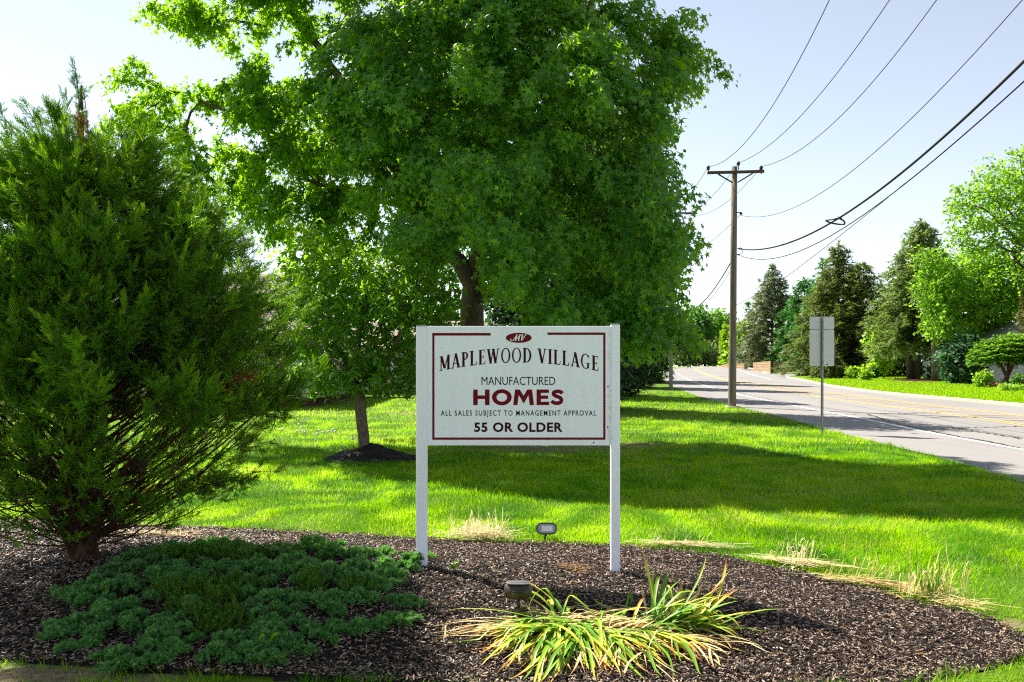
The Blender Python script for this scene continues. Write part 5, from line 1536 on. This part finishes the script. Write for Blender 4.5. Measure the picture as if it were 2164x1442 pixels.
conifer(1936, 814, 468, 118, 61, 107, "hemlock_tree", "tall hemlock with three bare stems in a mulch ring", M_hem, .5, 38, 12, .3, .20, dens=1.3, power=.62, trunks=[(-.62, -.2), (-.2, .1), (.05, -.1), (.3, .3)], bark=mat_bark("hemlock_bark", (.17, .12, .085), 12), bush=1.7, xoff=.4)
broad(1868, 800, 690, 30, 66, 108, "young_maple_tree", "slim lime-green young tree at the left of the hemlock's stems", M_lime, .3, 120, 12, .26, .07, .05)
xm = X_(1978, 57.5); sm = 57.5 / F_PX
def Lm(px, py, rx, ry, y, dy): return L3(px, py, rx, ry, y, dy)
broad(1978, 814, 560, 130, 57.5, 109, "maple_tree", "bright green maple with a thick straight trunk on the lawn across the road", M_mbright, .25, 800, 22, .30, .33, .3, mat_bark("maple_bark", (.20, .16, .12), 10),
      lobes=[Lm(2040, 630, 85, 75, 56, 3), Lm(1990, 610, 50, 70, 55, 2), Lm(1968, 560, 32, 30, 55, 1.2), Lm(2110, 640, 80, 60, 57, 3), Lm(2000, 690, 40, 28, 55, 1.5), Lm(2150, 600, 60, 60, 56, 2), Lm(1985, 690, 22, 24, 54, 1), Lm(2070, 560, 70, 30, 57, 2)], dmin=.5)
broad(2290, 820, 310, 300, 52, 110, "locust_tree", "tall open-crowned tree reaching in from the right edge of the photo", M_mbright, .24, 1300, 13, .26, .45, .3, M_bark_dark,
      lobes=[Lm(2090, 450, 80, 90, 52, 2.5), Lm(2135, 385, 60, 70, 52, 2.5), Lm(2060, 500, 50, 50, 51, 1.5), Lm(2040, 430, 36, 40, 51, 1.2), Lm(2200, 420, 120, 110, 53, 3), Lm(2300, 400, 160, 130, 53, 4), Lm(2140, 500, 70, 40, 52, 2), Lm(2260, 560, 120, 60, 52, 3)], dmin=.55)
broad(2034, 812, 715, 36, 53, 111, "blue_green_bush", "shaded dark green bush between the maple trunk and the white house", M_fol("blue_green_leaves", (.035, .095, .03), .3), .26, 300, 22, .3, .08, .0, cat="bush", dmin=.3)
broad(1935, 806, 742, 50, 74, 112, "dark_bush", "dark green undergrowth behind the hemlock's stems", M_dkgreen, .35, 160, 14, .35, .06, .0, cat="bush")
broad(1880, 800, 735, 36, 80, 118, "dark_bush", "dark bush at the lawn's back edge left of the hemlock", M_dkgreen, .35, 130, 14, .35, .06, .0, cat="bush")
broad(2012, 808, 735, 50, 63, 119, "dark_bush", "dark bush right behind the maple's thick trunk", M_dkgreen, .35, 130, 14, .35, .06, .0, cat="bush")
conifer(2185, 815, 560, 42, 50, 113, "brown_tipped_evergreen", "olive-brown evergreen just cut by the right edge of the photo", M_fol("brown_olive_needles", (.11, .115, .025), .3), .45, 24, 8, .2, .2)
for k, (px, by, ty, hw, lab) in enumerate(((1799, 799, 776, 12, "leftmost of the small saplings on the far lawn, open and leggy"), (1825, 799, 775, 11, "cone-shaped light green sapling in the middle of the saplings"), (1829, 805, 784, 7, "smallest sapling standing nearest the road"), (1846, 801, 777, 9, "dark narrow sapling at the right of the saplings"))):
    broad(px, by, ty, hw, 66 - 4 * (k == 2), 120 + k, "sapling", lab, M_lime if k < 3 else M_mid, .22, 40, 10, .12, .02, .05, cat="sapling", group="saplings on the far lawn")
# umbrella-shaped clipped yew by the house
def Lf(px, py, rx, ry, y, dy): return L3(px, py, rx, ry, y, dy)
rr = np.random.default_rng(130); yY = 49.0; yx = X_(2128, yY); yz = GL(yx, yY); sY = yY / F_PX
yew = root("umbrella_tree", (yx, yY, yz), "flat-topped umbrella-shaped clipped tree in front of the white house", "tree")
mb = MB(); PT = []
for (dx, lx) in ((-8, -18), (10, 16), (2, 4)):
    b0 = np.array([yx + dx * sY, yY + .1 * dx, yz - .1]); b1 = np.array([yx + lx * 1.2 * sY, yY, Z_(755, yY)])
    mb.tube([b0, (b0 * .5 + b1 * .5) + [.05, 0, 0], b1], [.13, .10, .07], 8)
    for k in range(16):
        a = rr.uniform(0, 6.28); R_ = rr.uniform(.5, .95) * 72 * sY
        e = np.array([yx + 6 * sY + math.cos(a) * R_, yY + math.sin(a) * R_, Z_(764, yY) + rr.uniform(0, .3)])
        mb.tube([b1 - [0, 0, rr.uniform(0, .4)], (b1 + e) / 2 + [0, 0, .1], e], [.035, .025, .01], 4, False)
mb.build("trunk", mat_bark("yew_bark", (.11, .06, .04), 14), yew, smooth=True)
m = 11000; a = rr.uniform(0, 6.28, m); q = np.sqrt(rr.random(m)); el = rr.random(m) ** .4
px_ = q * np.cos(a); py_ = q * np.sin(a); hgt = np.sqrt(np.clip(1 - q * q, 0, 1))
terr = np.round(el * hgt * 5) / 5 + rr.normal(size=m) * .035
pts = np.column_stack([yx + 14 * sY + px_ * 84 * sY, yY + py_ * 78 * sY, Z_(770, yY) + np.clip(terr, 0, 1.05) * 60 * sY + (vnoise(px_ * 3 + 9, py_ * 3 + 4) - .5) * .3])
d = norm(np.column_stack([px_, py_, np.zeros(m)]) * .8 + rdir(m, rr) * .5 + [0, 0, .1]); V, Fq = inst(QV, QF, frames(d, norm(np.array([0, 0, 1.]) + rdir(m, rr) * .5), rr.uniform(.6, 1.2, m) * .24), pts)
mk("crown", V, Fq, M_fol("clipped_green_leaves", (.075, .175, .012), .35, (.18, .36, .02)), yew)
broad(2076, 812, 786, 16, 47, 131, "garden_shrub", "light green shrub at the corner of the white house", M_bright, .16, 80, 12, .12, .03, .0, cat="shrub")
broad(2129, 832, 817, 17, 42, 132, "garden_shrub", "low round lime shrub nearest the road under the umbrella tree", M_lime, .13, 60, 12, .1, .02, .0, cat="shrub")
broad(2158, 831, 815, 16, 42.5, 133, "garden_shrub", "low lime shrub at the photo's right edge under the umbrella tree", M_lime, .13, 60, 12, .1, .02, .0, cat="shrub")
broad(2160, 814, 792, 18, 46, 134, "garden_shrub", "darker shrub against the house siding at the photo's right edge", M_mid, .14, 70, 12, .1, .02, .0, cat="shrub")
broad(2128, 824, 808, 34, 47, 139, "garden_shrub", "dark low shrubs round the umbrella tree's stems", M_dkgreen, .16, 90, 12, .12, .02, .0, cat="shrub")
broad(2098, 817, 811, 13, 46.5, 135, "flower_bed", "patch of orange-pink groundcover by the house corner", M_fol("orange_pink_flowers", (.42, .22, .14), .3), .10, 60, 14, .08, .015, .0, cat="flowers")
# white house
M_side = None
def mat_siding(name, col, pitch=.11):
    m, nt, out = newmat(name)
    tc = nt.nodes.new("ShaderNodeTexCoord"); sp = nt.nodes.new("ShaderNodeSeparateXYZ"); nt.links.new(tc.outputs["Object"], sp.inputs[0])
    fr = mth(nt, 'FRACT', mth(nt, 'DIVIDE', sp.outputs[2], pitch))
    ln = ramp(nt, fr, [(0, (1, 1, 1)), (.08, (0, 0, 0)), (.9, (0, 0, 0)), (1, (1, 1, 1))])
    c = mixc(nt, ln, ramp(nt, noise(nt, 2.5, 4), [(.3, tuple(x * .92 for x in col)), (.7, col)]), tuple(x * .55 for x in col))
    princ(nt, out, c, .6, .3, 0, bump(nt, fr, .7, .03)); return m
def mat_shingle(name, col):
    m, nt, out = newmat(name)
    tc = nt.nodes.new("ShaderNodeTexCoord"); b = nt.nodes.new("ShaderNodeTexBrick"); b.inputs["Scale"].default_value = 1.0
    mp = nt.nodes.new("ShaderNodeMapping"); mp.inputs["Rotation"].default_value = (math.radians(90), 0, 0); nt.links.new(tc.outputs["Object"], mp.inputs[0]); nt.links.new(mp.outputs[0], b.inputs["Vector"])
    b.inputs["Color1"].default_value = (*col, 1); b.inputs["Color2"].default_value = (*[x * .75 for x in col], 1); b.inputs["Mortar"].default_value = (*[x * .45 for x in col], 1)
    b.inputs["Mortar Size"].default_value = .02; b.inputs["Brick Width"].default_value = .5; b.inputs["Row Height"].default_value = .16
    princ(nt, out, mixc(nt, ramp(nt, noise(nt, 3, 5), [(.35, (0, 0, 0)), (.7, (.5, .5, .5))]), b.outputs[0], tuple(x * 1.3 for x in col)), .9, .2, 0, bump(nt, b.outputs[1], .5, -.02)); return m
M_trim = mat_plain("white_trim", (.78, .78, .77), .5)
M_glass = mat_plain("window_glass", (.03, .04, .05), .08, .6, 0, .2, 2)
def house(x0, x1, y0, y1, zb, zw, ridge, axis, name, label, wallm, roofm, over=.35, wins=(), skirt=None):
    ob = root(name, ((x0 + x1) / 2, y0, zb), label, "house")
    W = mb = MB(); cx = (x0 + x1) / 2; cy = (y0 + y1) / 2
    if axis == 'y':      # gable faces the road (-y)
        V = [(x0, y0, zb), (x1, y0, zb), (x1, y0, zw), (cx, y0, ridge), (x0, y0, zw), (x0, y1, zb), (x1, y1, zb), (x1, y1, zw), (cx, y1, ridge), (x0, y1, zw)]
    else:
        V = [(x0, y1, zb), (x0, y0, zb), (x0, y0, zw), (x0, cy, ridge), (x0, y1, zw), (x1, y1, zb), (x1, y0, zb), (x1, y0, zw), (x1, cy, ridge), (x1, y1, zw)]
    mb.add(V, [np.array([[0, 1, 2, 3, 4], [9, 8, 7, 6, 5]]), np.array([[0, 4, 9, 5], [1, 6, 7, 2]])])
    wl = mb.build("wall", wallm, ob)
    mb = MB(); t = .12
    for sgn in (-1, 1):
        if axis == 'y':
            e = x0 - over if sgn < 0 else x1 + over; ex = x0 if sgn < 0 else x1
            ze = zw - (ridge - zw) * over / abs(cx - ex)
            V = [(e, y0 - over, ze), (cx, y0 - over, ridge), (cx, y1 + over, ridge), (e, y1 + over, ze)]
        else:
            e = y0 - over if sgn < 0 else y1 + over; ey = y0 if sgn < 0 else y1
            ze = zw - (ridge - zw) * over / abs(cy - ey)
            V = [(x0 - over, e, ze), (x0 - over, cy, ridge), (x1 + over, cy, ridge), (x1 + over, e, ze)]
        V = np.array(V, float) + [0, 0, .02]; V2 = V + [0, 0, t]
        mb.add(np.concatenate([V, V2]), [np.array([[0, 3, 2, 1], [4, 5, 6, 7], [0, 1, 5, 4], [1, 2, 6, 5], [2, 3, 7, 6], [3, 0, 4, 7]])])
    mb.build("roof", roofm, ob)
    for (wx, wz, ww, wh) in wins:
        mb = MB()
        for (dx, dz, sx, sz) in ((0, wh / 2, ww + .1, .07), (0, -wh / 2, ww + .14, .09), (-ww / 2, 0, .07, wh - .07), (ww / 2, 0, .07, wh - .07), (0, 0, ww - .07, .04)): mb.box((wx + dx, y0 - .03, wz + dz), (sx, .06, sz))
        wf = mb.build("window", M_trim, ob)
        mb = MB(); mb.box((wx, y0 - .006, wz), (ww, .02, wh)); mb.build("pane", M_glass, wf)
    return ob, wl
yH = 54.0; zH = GL(X_(2100, yH), yH) - .05
M_wside = mat_siding("white_lap_siding", (.80, .79, .76))
M_roofg = mat_shingle("grey_shingle", (.30, .29, .29))
house(X_(2074, yH), X_(2240, yH), yH, yH + 4.0, zH, Z_(735, yH), Z_(684, yH), 'y', "white_house", "white-sided house with a gable, half hidden behind the umbrella tree at the right", M_wside, M_roofg, .5, [(X_(2135, yH), zH + 1.5, 1.0, 1.2), (X_(2185, yH), zH + 1.5, 1.2, 1.2)])
yH2 = 62.0; zH2 = GL(X_(2060, yH2), yH2)
house(X_(2062, yH2), X_(2130, yH2), yH2, yH2 + 8, zH2, Z_(742, yH2), Z_(704, yH2), 'x', "house_wing", "lower pale-roofed building seen left of the white gable behind the maple leaves", M_wside, mat_shingle("pale_grey_shingle", (.55, .54, .53)), .4, [(X_(2075, yH2), zH2 + 1.5, .9, 1.1)])
# mulch ring and slab by the maple
def disc(px, py, rx, ry, name, mat, label, cat, h=.06, y=None):
    y = y or float(P(px, py)[1]); x = X_(px, y); s = y / F_PX; V = []; 
    th = np.linspace(0, 2 * np.pi, 36, endpoint=False)
    for q in (1.0, .8, .45, .05):
        for a in th:
            w_ = 1 + .12 * math.sin(3 * a + 1) + .06 * math.sin(7 * a)
            xx, yy = x + rx * s * q * w_ * math.cos(a), y + ry * q * w_ * math.sin(a)
            V.append((xx, yy, GL(xx, yy) + h * (1 - q * q) ** .5 * 1.2 + (.012 if q < 1 else -.02)))
    i = (np.arange(3)[:, None] * 36); j = np.arange(36)[None]
    F = [np.stack([i + j, i + (j + 1) % 36, i + 36 + (j + 1) % 36, i + 36 + j], -1).reshape(-1, 4), np.array([np.arange(36) + 108])]
    return tag(mk(name, np.array(V), F, mat, origin=(x, y, GL(x, y)), smooth=True), label, cat)
disc(1940, 814, 46, 2.6, "mulch_ring", mat_plain("red_brown_mulch", (.06, .022, .02), .9, .2, 0, .5, 6), "red-brown mulch ring round the hemlock stems across the road", "mulch ring", .1, 59)
# tan retaining walls
M_block = None
def mat_block():
    m, nt, out = newmat("tan_wall_block")
    b = nt.nodes.new("ShaderNodeTexBrick"); tc = nt.nodes.new("ShaderNodeTexCoord"); mp = nt.nodes.new("ShaderNodeMapping"); mp.inputs["Rotation"].default_value = (math.radians(90), 0, 0)
    nt.links.new(tc.outputs["Object"], mp.inputs[0]); nt.links.new(mp.outputs[0], b.inputs["Vector"]); b.inputs["Scale"].default_value = 1
    b.inputs["Brick Width"].default_value = .55; b.inputs["Row Height"].default_value = .22; b.inputs["Mortar Size"].default_value = .018
    b.inputs["Color1"].default_value = (.34, .23, .13, 1); b.inputs["Color2"].default_value = (.27, .18, .10, 1); b.inputs["Mortar"].default_value = (.10, .07, .04, 1)
    princ(nt, out, b.outputs[0], .9, .2, 0, bump(nt, b.outputs[1], .8, -.05)); return m
M_block = mat_block()
def ret_wall(pts, label):
    mb = MB(); ins = 2.2
    q = np.array(pts); n = len(q)
    d = norm(np.gradient(q[:, :2], axis=0)); s = np.column_stack([-d[:, 1], d[:, 0]])
    mb.add(np.concatenate([q[:, :2], q[:, :2] + s * .3]).repeat(1, 0) @ np.array([[1, 0, 0], [0, 1, 0]]) + 0, np.zeros((0, 4), int))
    V = []
    for k in range(n):
        x, y, z0, z1 = pts[k]; sx, sy = s[k] * .35
        V += [(x, y, z0 - .3), (x, y, z1), (x + sx, y + sy, z1), (x + sx, y + sy, z0 - .3)]
    V = np.array(V); F = []
    for k in range(n - 1):
        for j in range(4): F.append([k * 4 + j, (k + 1) * 4 + j, (k + 1) * 4 + (j + 1) % 4, k * 4 + (j + 1) % 4])
    F += [[3, 2, 1, 0], [(n - 1) * 4 + j for j in range(4)]]
    mb = MB(); mb.add(V, np.array(F))
    return tag(mb.build("retaining_wall", M_block, None, origin=(q[0, 0], q[0, 1], q[0, 2])), label, "wall")
def wp(px, y, pyb, pyt): x = X_(px, y); return (x, y, Z_(pyb, y), Z_(pyt, y))
ret_wall([wp(1680, 99, 778, 769.5), wp(1660, 95, 785, 765.5), wp(1634, 91.5, 793, 763.5), wp(1615, 100, 786, 765), wp(1597, 108, 779, 766.5)], "tan block retaining wall with a sharp corner at the side street")
ret_wall([wp(1578, 118, 777, 767.5), wp(1548, 126, 777, 766), wp(1524, 138, 777, 774)], "lower brown retaining wall farther up the road behind the pole")
# hill-top trees
broad(1469, 760, 650, 42, 158, 140, "roadside_tree", "rounded mid green tree at the end of the road, left of the near pole", M_mid, .8, 220, 14, .8, .3, .1)
broad(1512, 762, 664, 34, 166, 141, "roadside_tree", "tree with a lime patch at the end of the road beside the near pole", M_fol("yellowish_leaves", (.10, .20, .015), .4), .8, 180, 14, .8, .3, .1)
broad(1436, 766, 668, 28, 150, 142, "roadside_tree", "tree at the end of the road right behind the distant pole", M_mid, .8, 160, 14, .8, .3, .1)
broad(1540, 764, 662, 20, 172, 143, "roadside_tree", "dark narrow tree just left of the near pole at the road's end", M_dkgreen, .8, 130, 14, .8, .3, .1)
broad(1452, 774, 730, 26, 148, 144, "roadside_bush", "pale olive bush at the crest of the road, left one", M_farol, .5, 130, 14, .5, .12, .1, cat="bush")
broad(1490, 774, 726, 32, 150, 145, "roadside_bush", "pale olive bush at the crest of the road, right one", M_farol, .5, 150, 14, .5, .12, .1, cat="bush")
broad(1520, 776, 722, 16, 152, 149, "roadside_bush", "shaded brownish bush at the crest next to the lime arborvitae", M_olive, .5, 130, 14, .5, .12, .1, cat="bush")
conifer(1535, 772, 690, 13, 140, 146, "arborvitae", "narrow lime arborvitae right beside the near pole's left side", M_lime, .5, 30, 8, -.6, .0, power=.35, dens=1.5)
broad(1574, 770, 682, 28, 128, 147, "roadside_tree", "light green tree between the near pole and the grey spruce", M_bright, .6, 200, 14, .6, .2, .12)
conifer(1582, 772, 640, 22, 150, 148, "spruce_tree", "small dark spire of spruce rising over the light green tree", M_ced, .9, 22, 8, .1, .1)
broad(1584, 775, 748, 26, 125, 150, "dark_bush", "dark bush on the brown wall behind the near pole", M_dkgreen, .4, 130, 14, .4, .1, .0, cat="bush")
broad(1533, 774, 762, 9, 139, 151, "roadside_bush", "little lime bush at the crest beside the near pole", M_lime, .4, 50, 10, .3, .06, .0, cat="bush")
# evergreens along the near verge, behind the big tree
conifer(1180, 880, 330, 150, 30, 160, "dark_evergreen", "dark evergreen hidden behind the sign's right half", M_dkgreen, .42, 34, 11, .2, .05, dens=1.25, power=.5)
conifer(1262, 850, 330, 120, 40, 161, "dark_evergreen", "dark evergreen rising behind the sign's right post", M_dkgreen, .45, 32, 11, .2, .03, dens=1.25, power=.5)
conifer(1330, 826, 380, 70, 52, 162, "dark_evergreen", "dense dark evergreen at the lawn edge right of the sign", M_dkgreen, .5, 32, 12, .2, .0, dens=1.4, power=.4)
conifer(1362, 818, 400, 60, 62, 163, "dark_evergreen", "last dark evergreen before the distant pole", M_dkgreen, .55, 30, 12, .2, .0, dens=1.4, power=.4)
broad(1376, 812, 560, 42, 66, 164, "verge_tree", "mid green tree whose leaves show between the big tree and the distant pole", M_mid, .4, 240, 14, .4, .2, .05)
broad(1336, 828, 808, 20, 50, 165, "hydrangea_bush", "low dark bush with violet flowers at the foot of the evergreens", M_dkgreen, .18, 80, 14, .14, .03, .0, cat="bush")
broad(1278, 872, 215, 160, 29, 170, "verge_tree", "tall dark-leaved tree standing behind the sign's right half", M_mid, .22, 420, 26, .28, .25, .28, dmin=.5)
# trees and houses on the left, beyond the lawn
broad(1085, 900, 600, 70, 27, 166, "dark_understory_tree", "shadowy small tree behind the big trunk", M_dkgreen, .22, 200, 14, .24, .12, .2)
broad(700, 840, 470, 150, 62, 167, "background_tree", "sunlit tree far behind the young tree", M_bright, .45, 260, 14, .45, .3, .15)
broad(900, 835, 470, 120, 60, 168, "background_tree", "mid green tree far behind, between the young tree and the big trunk", M_mid, .45, 260, 14, .45, .3, .12)
broad(300, 850, 440, 260, 58, 169, "background_tree", "green trees glimpsed through the juniper on the left", M_mid, .5, 320, 14, .5, .3, .12)
yA = 31.0
M_cream = mat_siding("cream_siding", (.60, .58, .42), .2)
M_brownroof = mat_shingle("brown_shingle", (.30, .25, .20))
zA = float(profile(yA)) + .35
hx0, hx1 = X_(120, yA), X_(664, yA)
hA = root("mobile_home", ((hx0 + hx1) / 2, yA, zA), "cream mobile home on dark brick piers with a brown shingled roof, behind the juniper", "house")
mb = MB(); mb.box(((hx0 + hx1) / 2, yA + 4.5, zA + 1.3), (hx1 - hx0, 9, 2.6)); mb.build("wall", M_cream, hA)
zr = zA + 2.6; ov = .4; cx0, cx1 = hx0 - ov, hx1 + ov; cy0, cy1 = yA - ov, yA + 9 + ov; rz = zr + 2.7
V = [(cx0, cy0, zr - .1), (cx1, cy0, zr - .1), (cx1, cy1, zr - .1), (cx0, cy1, zr - .1), (cx0 + 3.0, yA + 4.5, rz), (cx1 - 3.0, yA + 4.5, rz)]
mb = MB(); mb.add(V, [np.array([[0, 1, 5, 4], [2, 3, 4, 5]]), np.array([[1, 2, 5], [3, 0, 4]]), np.array([[3, 2, 1, 0]])]); mb.build("roof", M_brownroof, hA)
mb = MB()
for px in (650, 600, 540, 460, 380, 300, 220): mb.box((X_(px, yA) , yA + .35, zA - .25), (.4, .4, .5))
mb.box(((hx0 + hx1) / 2, yA + 5.0, zA - .25), (hx1 - hx0 - .3, 7.5, .5)); mb.build("pier", mat_plain("dark_red_brick", (.07, .025, .02), .9), hA)
for px in (600, 420):
    mb = MB()
    for (dx, dz, sx, sz) in ((0, .6, 1.1, .08), (0, -.6, 1.1, .08), (-.5, 0, .08, 1.12), (.5, 0, .08, 1.12)): mb.box((X_(px, yA) + dx, yA - .03, zA + 1.5 + dz), (sx, .06, sz))
    w_ = mb.build("window", M_trim, hA); mb = MB(); mb.box((X_(px, yA), yA - .006, zA + 1.5), (1, .02, 1.2)); mb.build("pane", M_glass, w_)
yB2 = 43.0; zB2 = float(profile(yB2)) - .05
house(X_(690, yB2), X_(1060, yB2), yB2, yB2 + 7, zB2, zB2 + 2.5, zB2 + 4.0, 'x', "grey_mobile_home", "pale grey-sided mobile home glimpsed under the young tree's leaves", mat_siding("pale_grey_siding", (.50, .48, .42), .2), M_brownroof, .3, [(X_(745, yB2), zB2 + 1.5, 1, 1), (X_(850, yB2), zB2 + 1.5, 1, 1)])
# ------------------------------------------------------------------ lawn grass
r = np.random.default_rng(201)
def frustum_pts(n, y0, y1, pw):
    y = y0 + (y1 - y0) * r.random(n) ** pw
    x = r.uniform(-.66, .66, n) * y + r.uniform(-1.0, 1.3, n)
    return x, y
BV = np.array([[-.5, 0, 0], [.5, 0, 0], [.34, .55, .10], [-.34, .55, .10], [0, 1, .34]])
BF = np.array([[0, 1, 2], [0, 2, 3], [3, 2, 4]])
Vs, Fs, n0 = [], [], 0
dry_c, cl_c = [], []
LITSTRAW = None
for (y0, y1, n, L0, L1, W, pw) in ((4.0, 7.2, 52000, .04, .085, .0042, 1.0), (6.4, 10, 195000, .038, .085, .0044, .9), (10, 15, 165000, .055, .11, .0060, .9), (15, 24, 120000, .06, .12, .0095, .9), (24, 45, 80000, .07, .13, .018, .9)):
    x, y = frustum_pts(n, y0, y1, pw)
    inb = in_poly(x, y, BED); db = d_poly(x, y, BED) if y0 < 9 else np.full(len(x), 9.)
    edge_n = (vnoise(x * 5, y * 5) - .5) * .14
    ok = ~(inb & (db > .02 + edge_n)) & (x < near_edge(y) + (vnoise(x * 3, y * 3) - .5) * .22)
    ok &= soil(x, y) < r.random(len(x)) * .9 + .12
    if y0 < 7: ok &= (vnoise(x * 6 + 2, y * 6) > .33) | (y > 6) | (x > 1.5)
    mnd = ((x - X_(784, yC)) / (100 * sC)) ** 2 + ((y - yC) / (85 * sC)) ** 2 < 1
    ok &= ~mnd
    x, y = x[ok], y[ok]; m = len(x)
    cl = vnoise(x * 1.3 + 4, y * 1.3); a = vnoise(x * .9, y * .9 + 11) * 12 + r.normal(size=m) * 1.1
    lean = r.uniform(.15, .95, m)
    d = np.column_stack([np.cos(a) * lean, np.sin(a) * lean, np.ones(m)])
    L = r.uniform(L0, L1, m) * (.55 + .5 * cl + .5 * vnoise(x * 5 + 3, y * 5))
    L *= np.where(r.random(m) < .02, 1.5, 1)
    f = frames(d, np.column_stack([np.cos(a), np.sin(a), -lean]), L, W * r.uniform(.7, 1.3, m))
    V, Fq = inst(BV, BF, f, np.column_stack([x, y, G(x, y) - .004]))
    Vs.append(V); Fs.append(Fq[0] + n0); n0 += len(V)
    tn = np.clip(.52 + (vnoise(x * .45 + 2, y * .8) - .5) * .9 + (vnoise(x * 3.1, y * 3.1 + 5) - .5) * .7 + r.normal(size=m) * .2, 0, .93)
    tn = np.where(r.random(m) < .03 + .10 * (vnoise(x * 1.9 + 20, y * 2.4) > .72), 1.0, tn)
    dry_c.append(np.repeat(tn, 5))
m_, nt, out = newmat("grass_blade")
at = nt.nodes.new("ShaderNodeAttribute"); at.attribute_name = "tint"
c = ramp(nt, at.outputs["Fac"], [(0, (.022, .12, .001)), (.5, (.072, .25, .001)), (.9, (.17, .37, .001)), (.96, (.24, .35, .02)), (.985, (.42, .38, .18)), (1, (.50, .44, .24))])
p_ = princ(nt, None, c, .5, .06)
t_ = ramp(nt, at.outputs["Fac"], [(0, (.14, .40, .001)), (.5, (.35, .66, .001)), (.9, (.56, .82, .001)), (1, (.6, .56, .2))])
tr_ = nt.nodes.new("ShaderNodeBsdfTranslucent"); nt.links.new(t_, tr_.inputs[0])
mx = nt.nodes.new("ShaderNodeMixShader"); mx.inputs[0].default_value = .5
nt.links.new(p_.outputs[0], mx.inputs[1]); nt.links.new(tr_.outputs[0], mx.inputs[2]); nt.links.new(mx.outputs[0], out.inputs[0])
M_grass = m_
tag(mk("lawn_grass", np.concatenate(Vs), [np.concatenate(Fs)], M_grass, attrs={"tint": np.concatenate(dry_c)}), "bright green lawn grass round the mulch bed and along the verge", "grass", kind="stuff")
# far lawn across the road: coarser
n = 60000; y = 30 + 50 * r.random(n) ** .9; x = far_edge(y) + .2 + r.random(n) ** 1.1 * (y * .66 - far_edge(y) + 1)
ok = (x < y * .66 + 1) & (y < 73) ; x, y = x[ok], y[ok]; m = len(x); a = r.uniform(0, 6.28, m)
gz = profile(y) + .135 + .15 * np.clip((x - far_edge(y)) / 14, 0, 1)
d = np.column_stack([np.cos(a) * .5, np.sin(a) * .5, np.ones(m)])
V, Fq = inst(BV, BF, frames(d, rdir(m, r), r.uniform(.05, .10, m), .035), np.column_stack([x, y, gz - .01]))
tag(mk("far_lawn_grass", V, Fq, M_grass, attrs={"tint": np.repeat(np.clip(.75 + r.normal(size=m) * .12, 0, .95), 5)}), "smooth mown grass on the lawn across the road", "grass", kind="stuff")
# white seed heads in the grass near the mobile home
M_seed = mat_plain("white_seed_head", (.75, .75, .70), .9)
M_stalk = mat_plain("flower_stalk", (.20, .28, .08), .7)
spots = [(631, 897), (638, 898), (641, 900.5), (597, 909), (645, 909), (670, 907.5), (673, 911), (684, 909), (695, 901.5), (704, 909), (708, 908), (745, 918), (627, 914)]
proto = None
for k, (px, py) in enumerate(spots):
    g = P(px, py + 12 + 6 * (k % 3)); y = float(g[1]); h = Z_(py, y) - g[2]
    if proto is None:
        fl_ = root("seed_head_flower", tuple(g), "white seed head on a thin stalk in the shaded grass behind the juniper", "flower", "white seed heads in the lawn")
        mb = MB(); mb.tube([g, g + [.01, 0, h * .6], g + [0, 0, h]], .004, 4); st_ = mb.build("stalk", M_stalk, fl_)
        mb = MB()
        for (hh, rr_) in ((-.03, .012), (-.015, .03), (.005, .034), (.022, .02), (.03, .006)): pass
        rings = [(-.03, .010), (-.015, .030), (.005, .034), (.022, .022), (.03, .006)]
        V = np.array([[g[0] + q * math.cos(a), g[1] + q * math.sin(a), g[2] + h + z] for z, q in rings for a in np.linspace(0, 6.283, 9)[:-1]])
        i = (np.arange(4)[:, None] * 8); j = np.arange(8)[None]
        mb.add(V, [np.stack([i + j, i + (j + 1) % 8, i + 8 + (j + 1) % 8, i + 8 + j], -1).reshape(-1, 4), np.array([np.arange(8)[::-1], np.arange(8) + 32])])
        hd = mb.build("head", M_seed, fl_, smooth=True); proto = fl_; ph = h
    else:
        c_ = proto.copy(); COL.objects.link(c_); c_.location = tuple(g); s_ = max(.5, h / ph); c_.scale = (1, 1, s_)
        for ch in list(proto.children):
            q = ch.copy(); COL.objects.link(q); q.parent = c_
            if q.name.startswith("head"): q.scale = (1, 1, 1 / s_); q.location = (0, 0, ch.location[2])

# dry leaves and bits of straw lying on the mulch
r = np.random.default_rng(305)
n = 420; x = r.uniform(-5, 3.2, n); y = r.uniform(4.2, 8.6, n); ok = in_poly(x, y, BED) & (vnoise(x * 1.6 + 5, y * 1.6) > .38); x, y = x[ok], y[ok]; n = len(x)
d = rdir(n, r); d[:, 2] *= .15
V, Fq = inst(LV, LF, frames(d, np.array([0, 0, 1.]) + rdir(n, r) * .5, r.uniform(.02, .055, n), r.uniform(.004, .022, n)), np.column_stack([x, y, G(x, y) + .034]))
tag(mk("leaf_litter", V, Fq, mat_leaf("dry_leaf", [(.10, .05, .02), (.22, .12, .05), (.40, .27, .12), (.16, .09, .04)], (.2, .1, .03), .15, .7, .2)), "dry brown leaf scraps and straw bits strewn over the mulch", "leaf litter", kind="stuff")
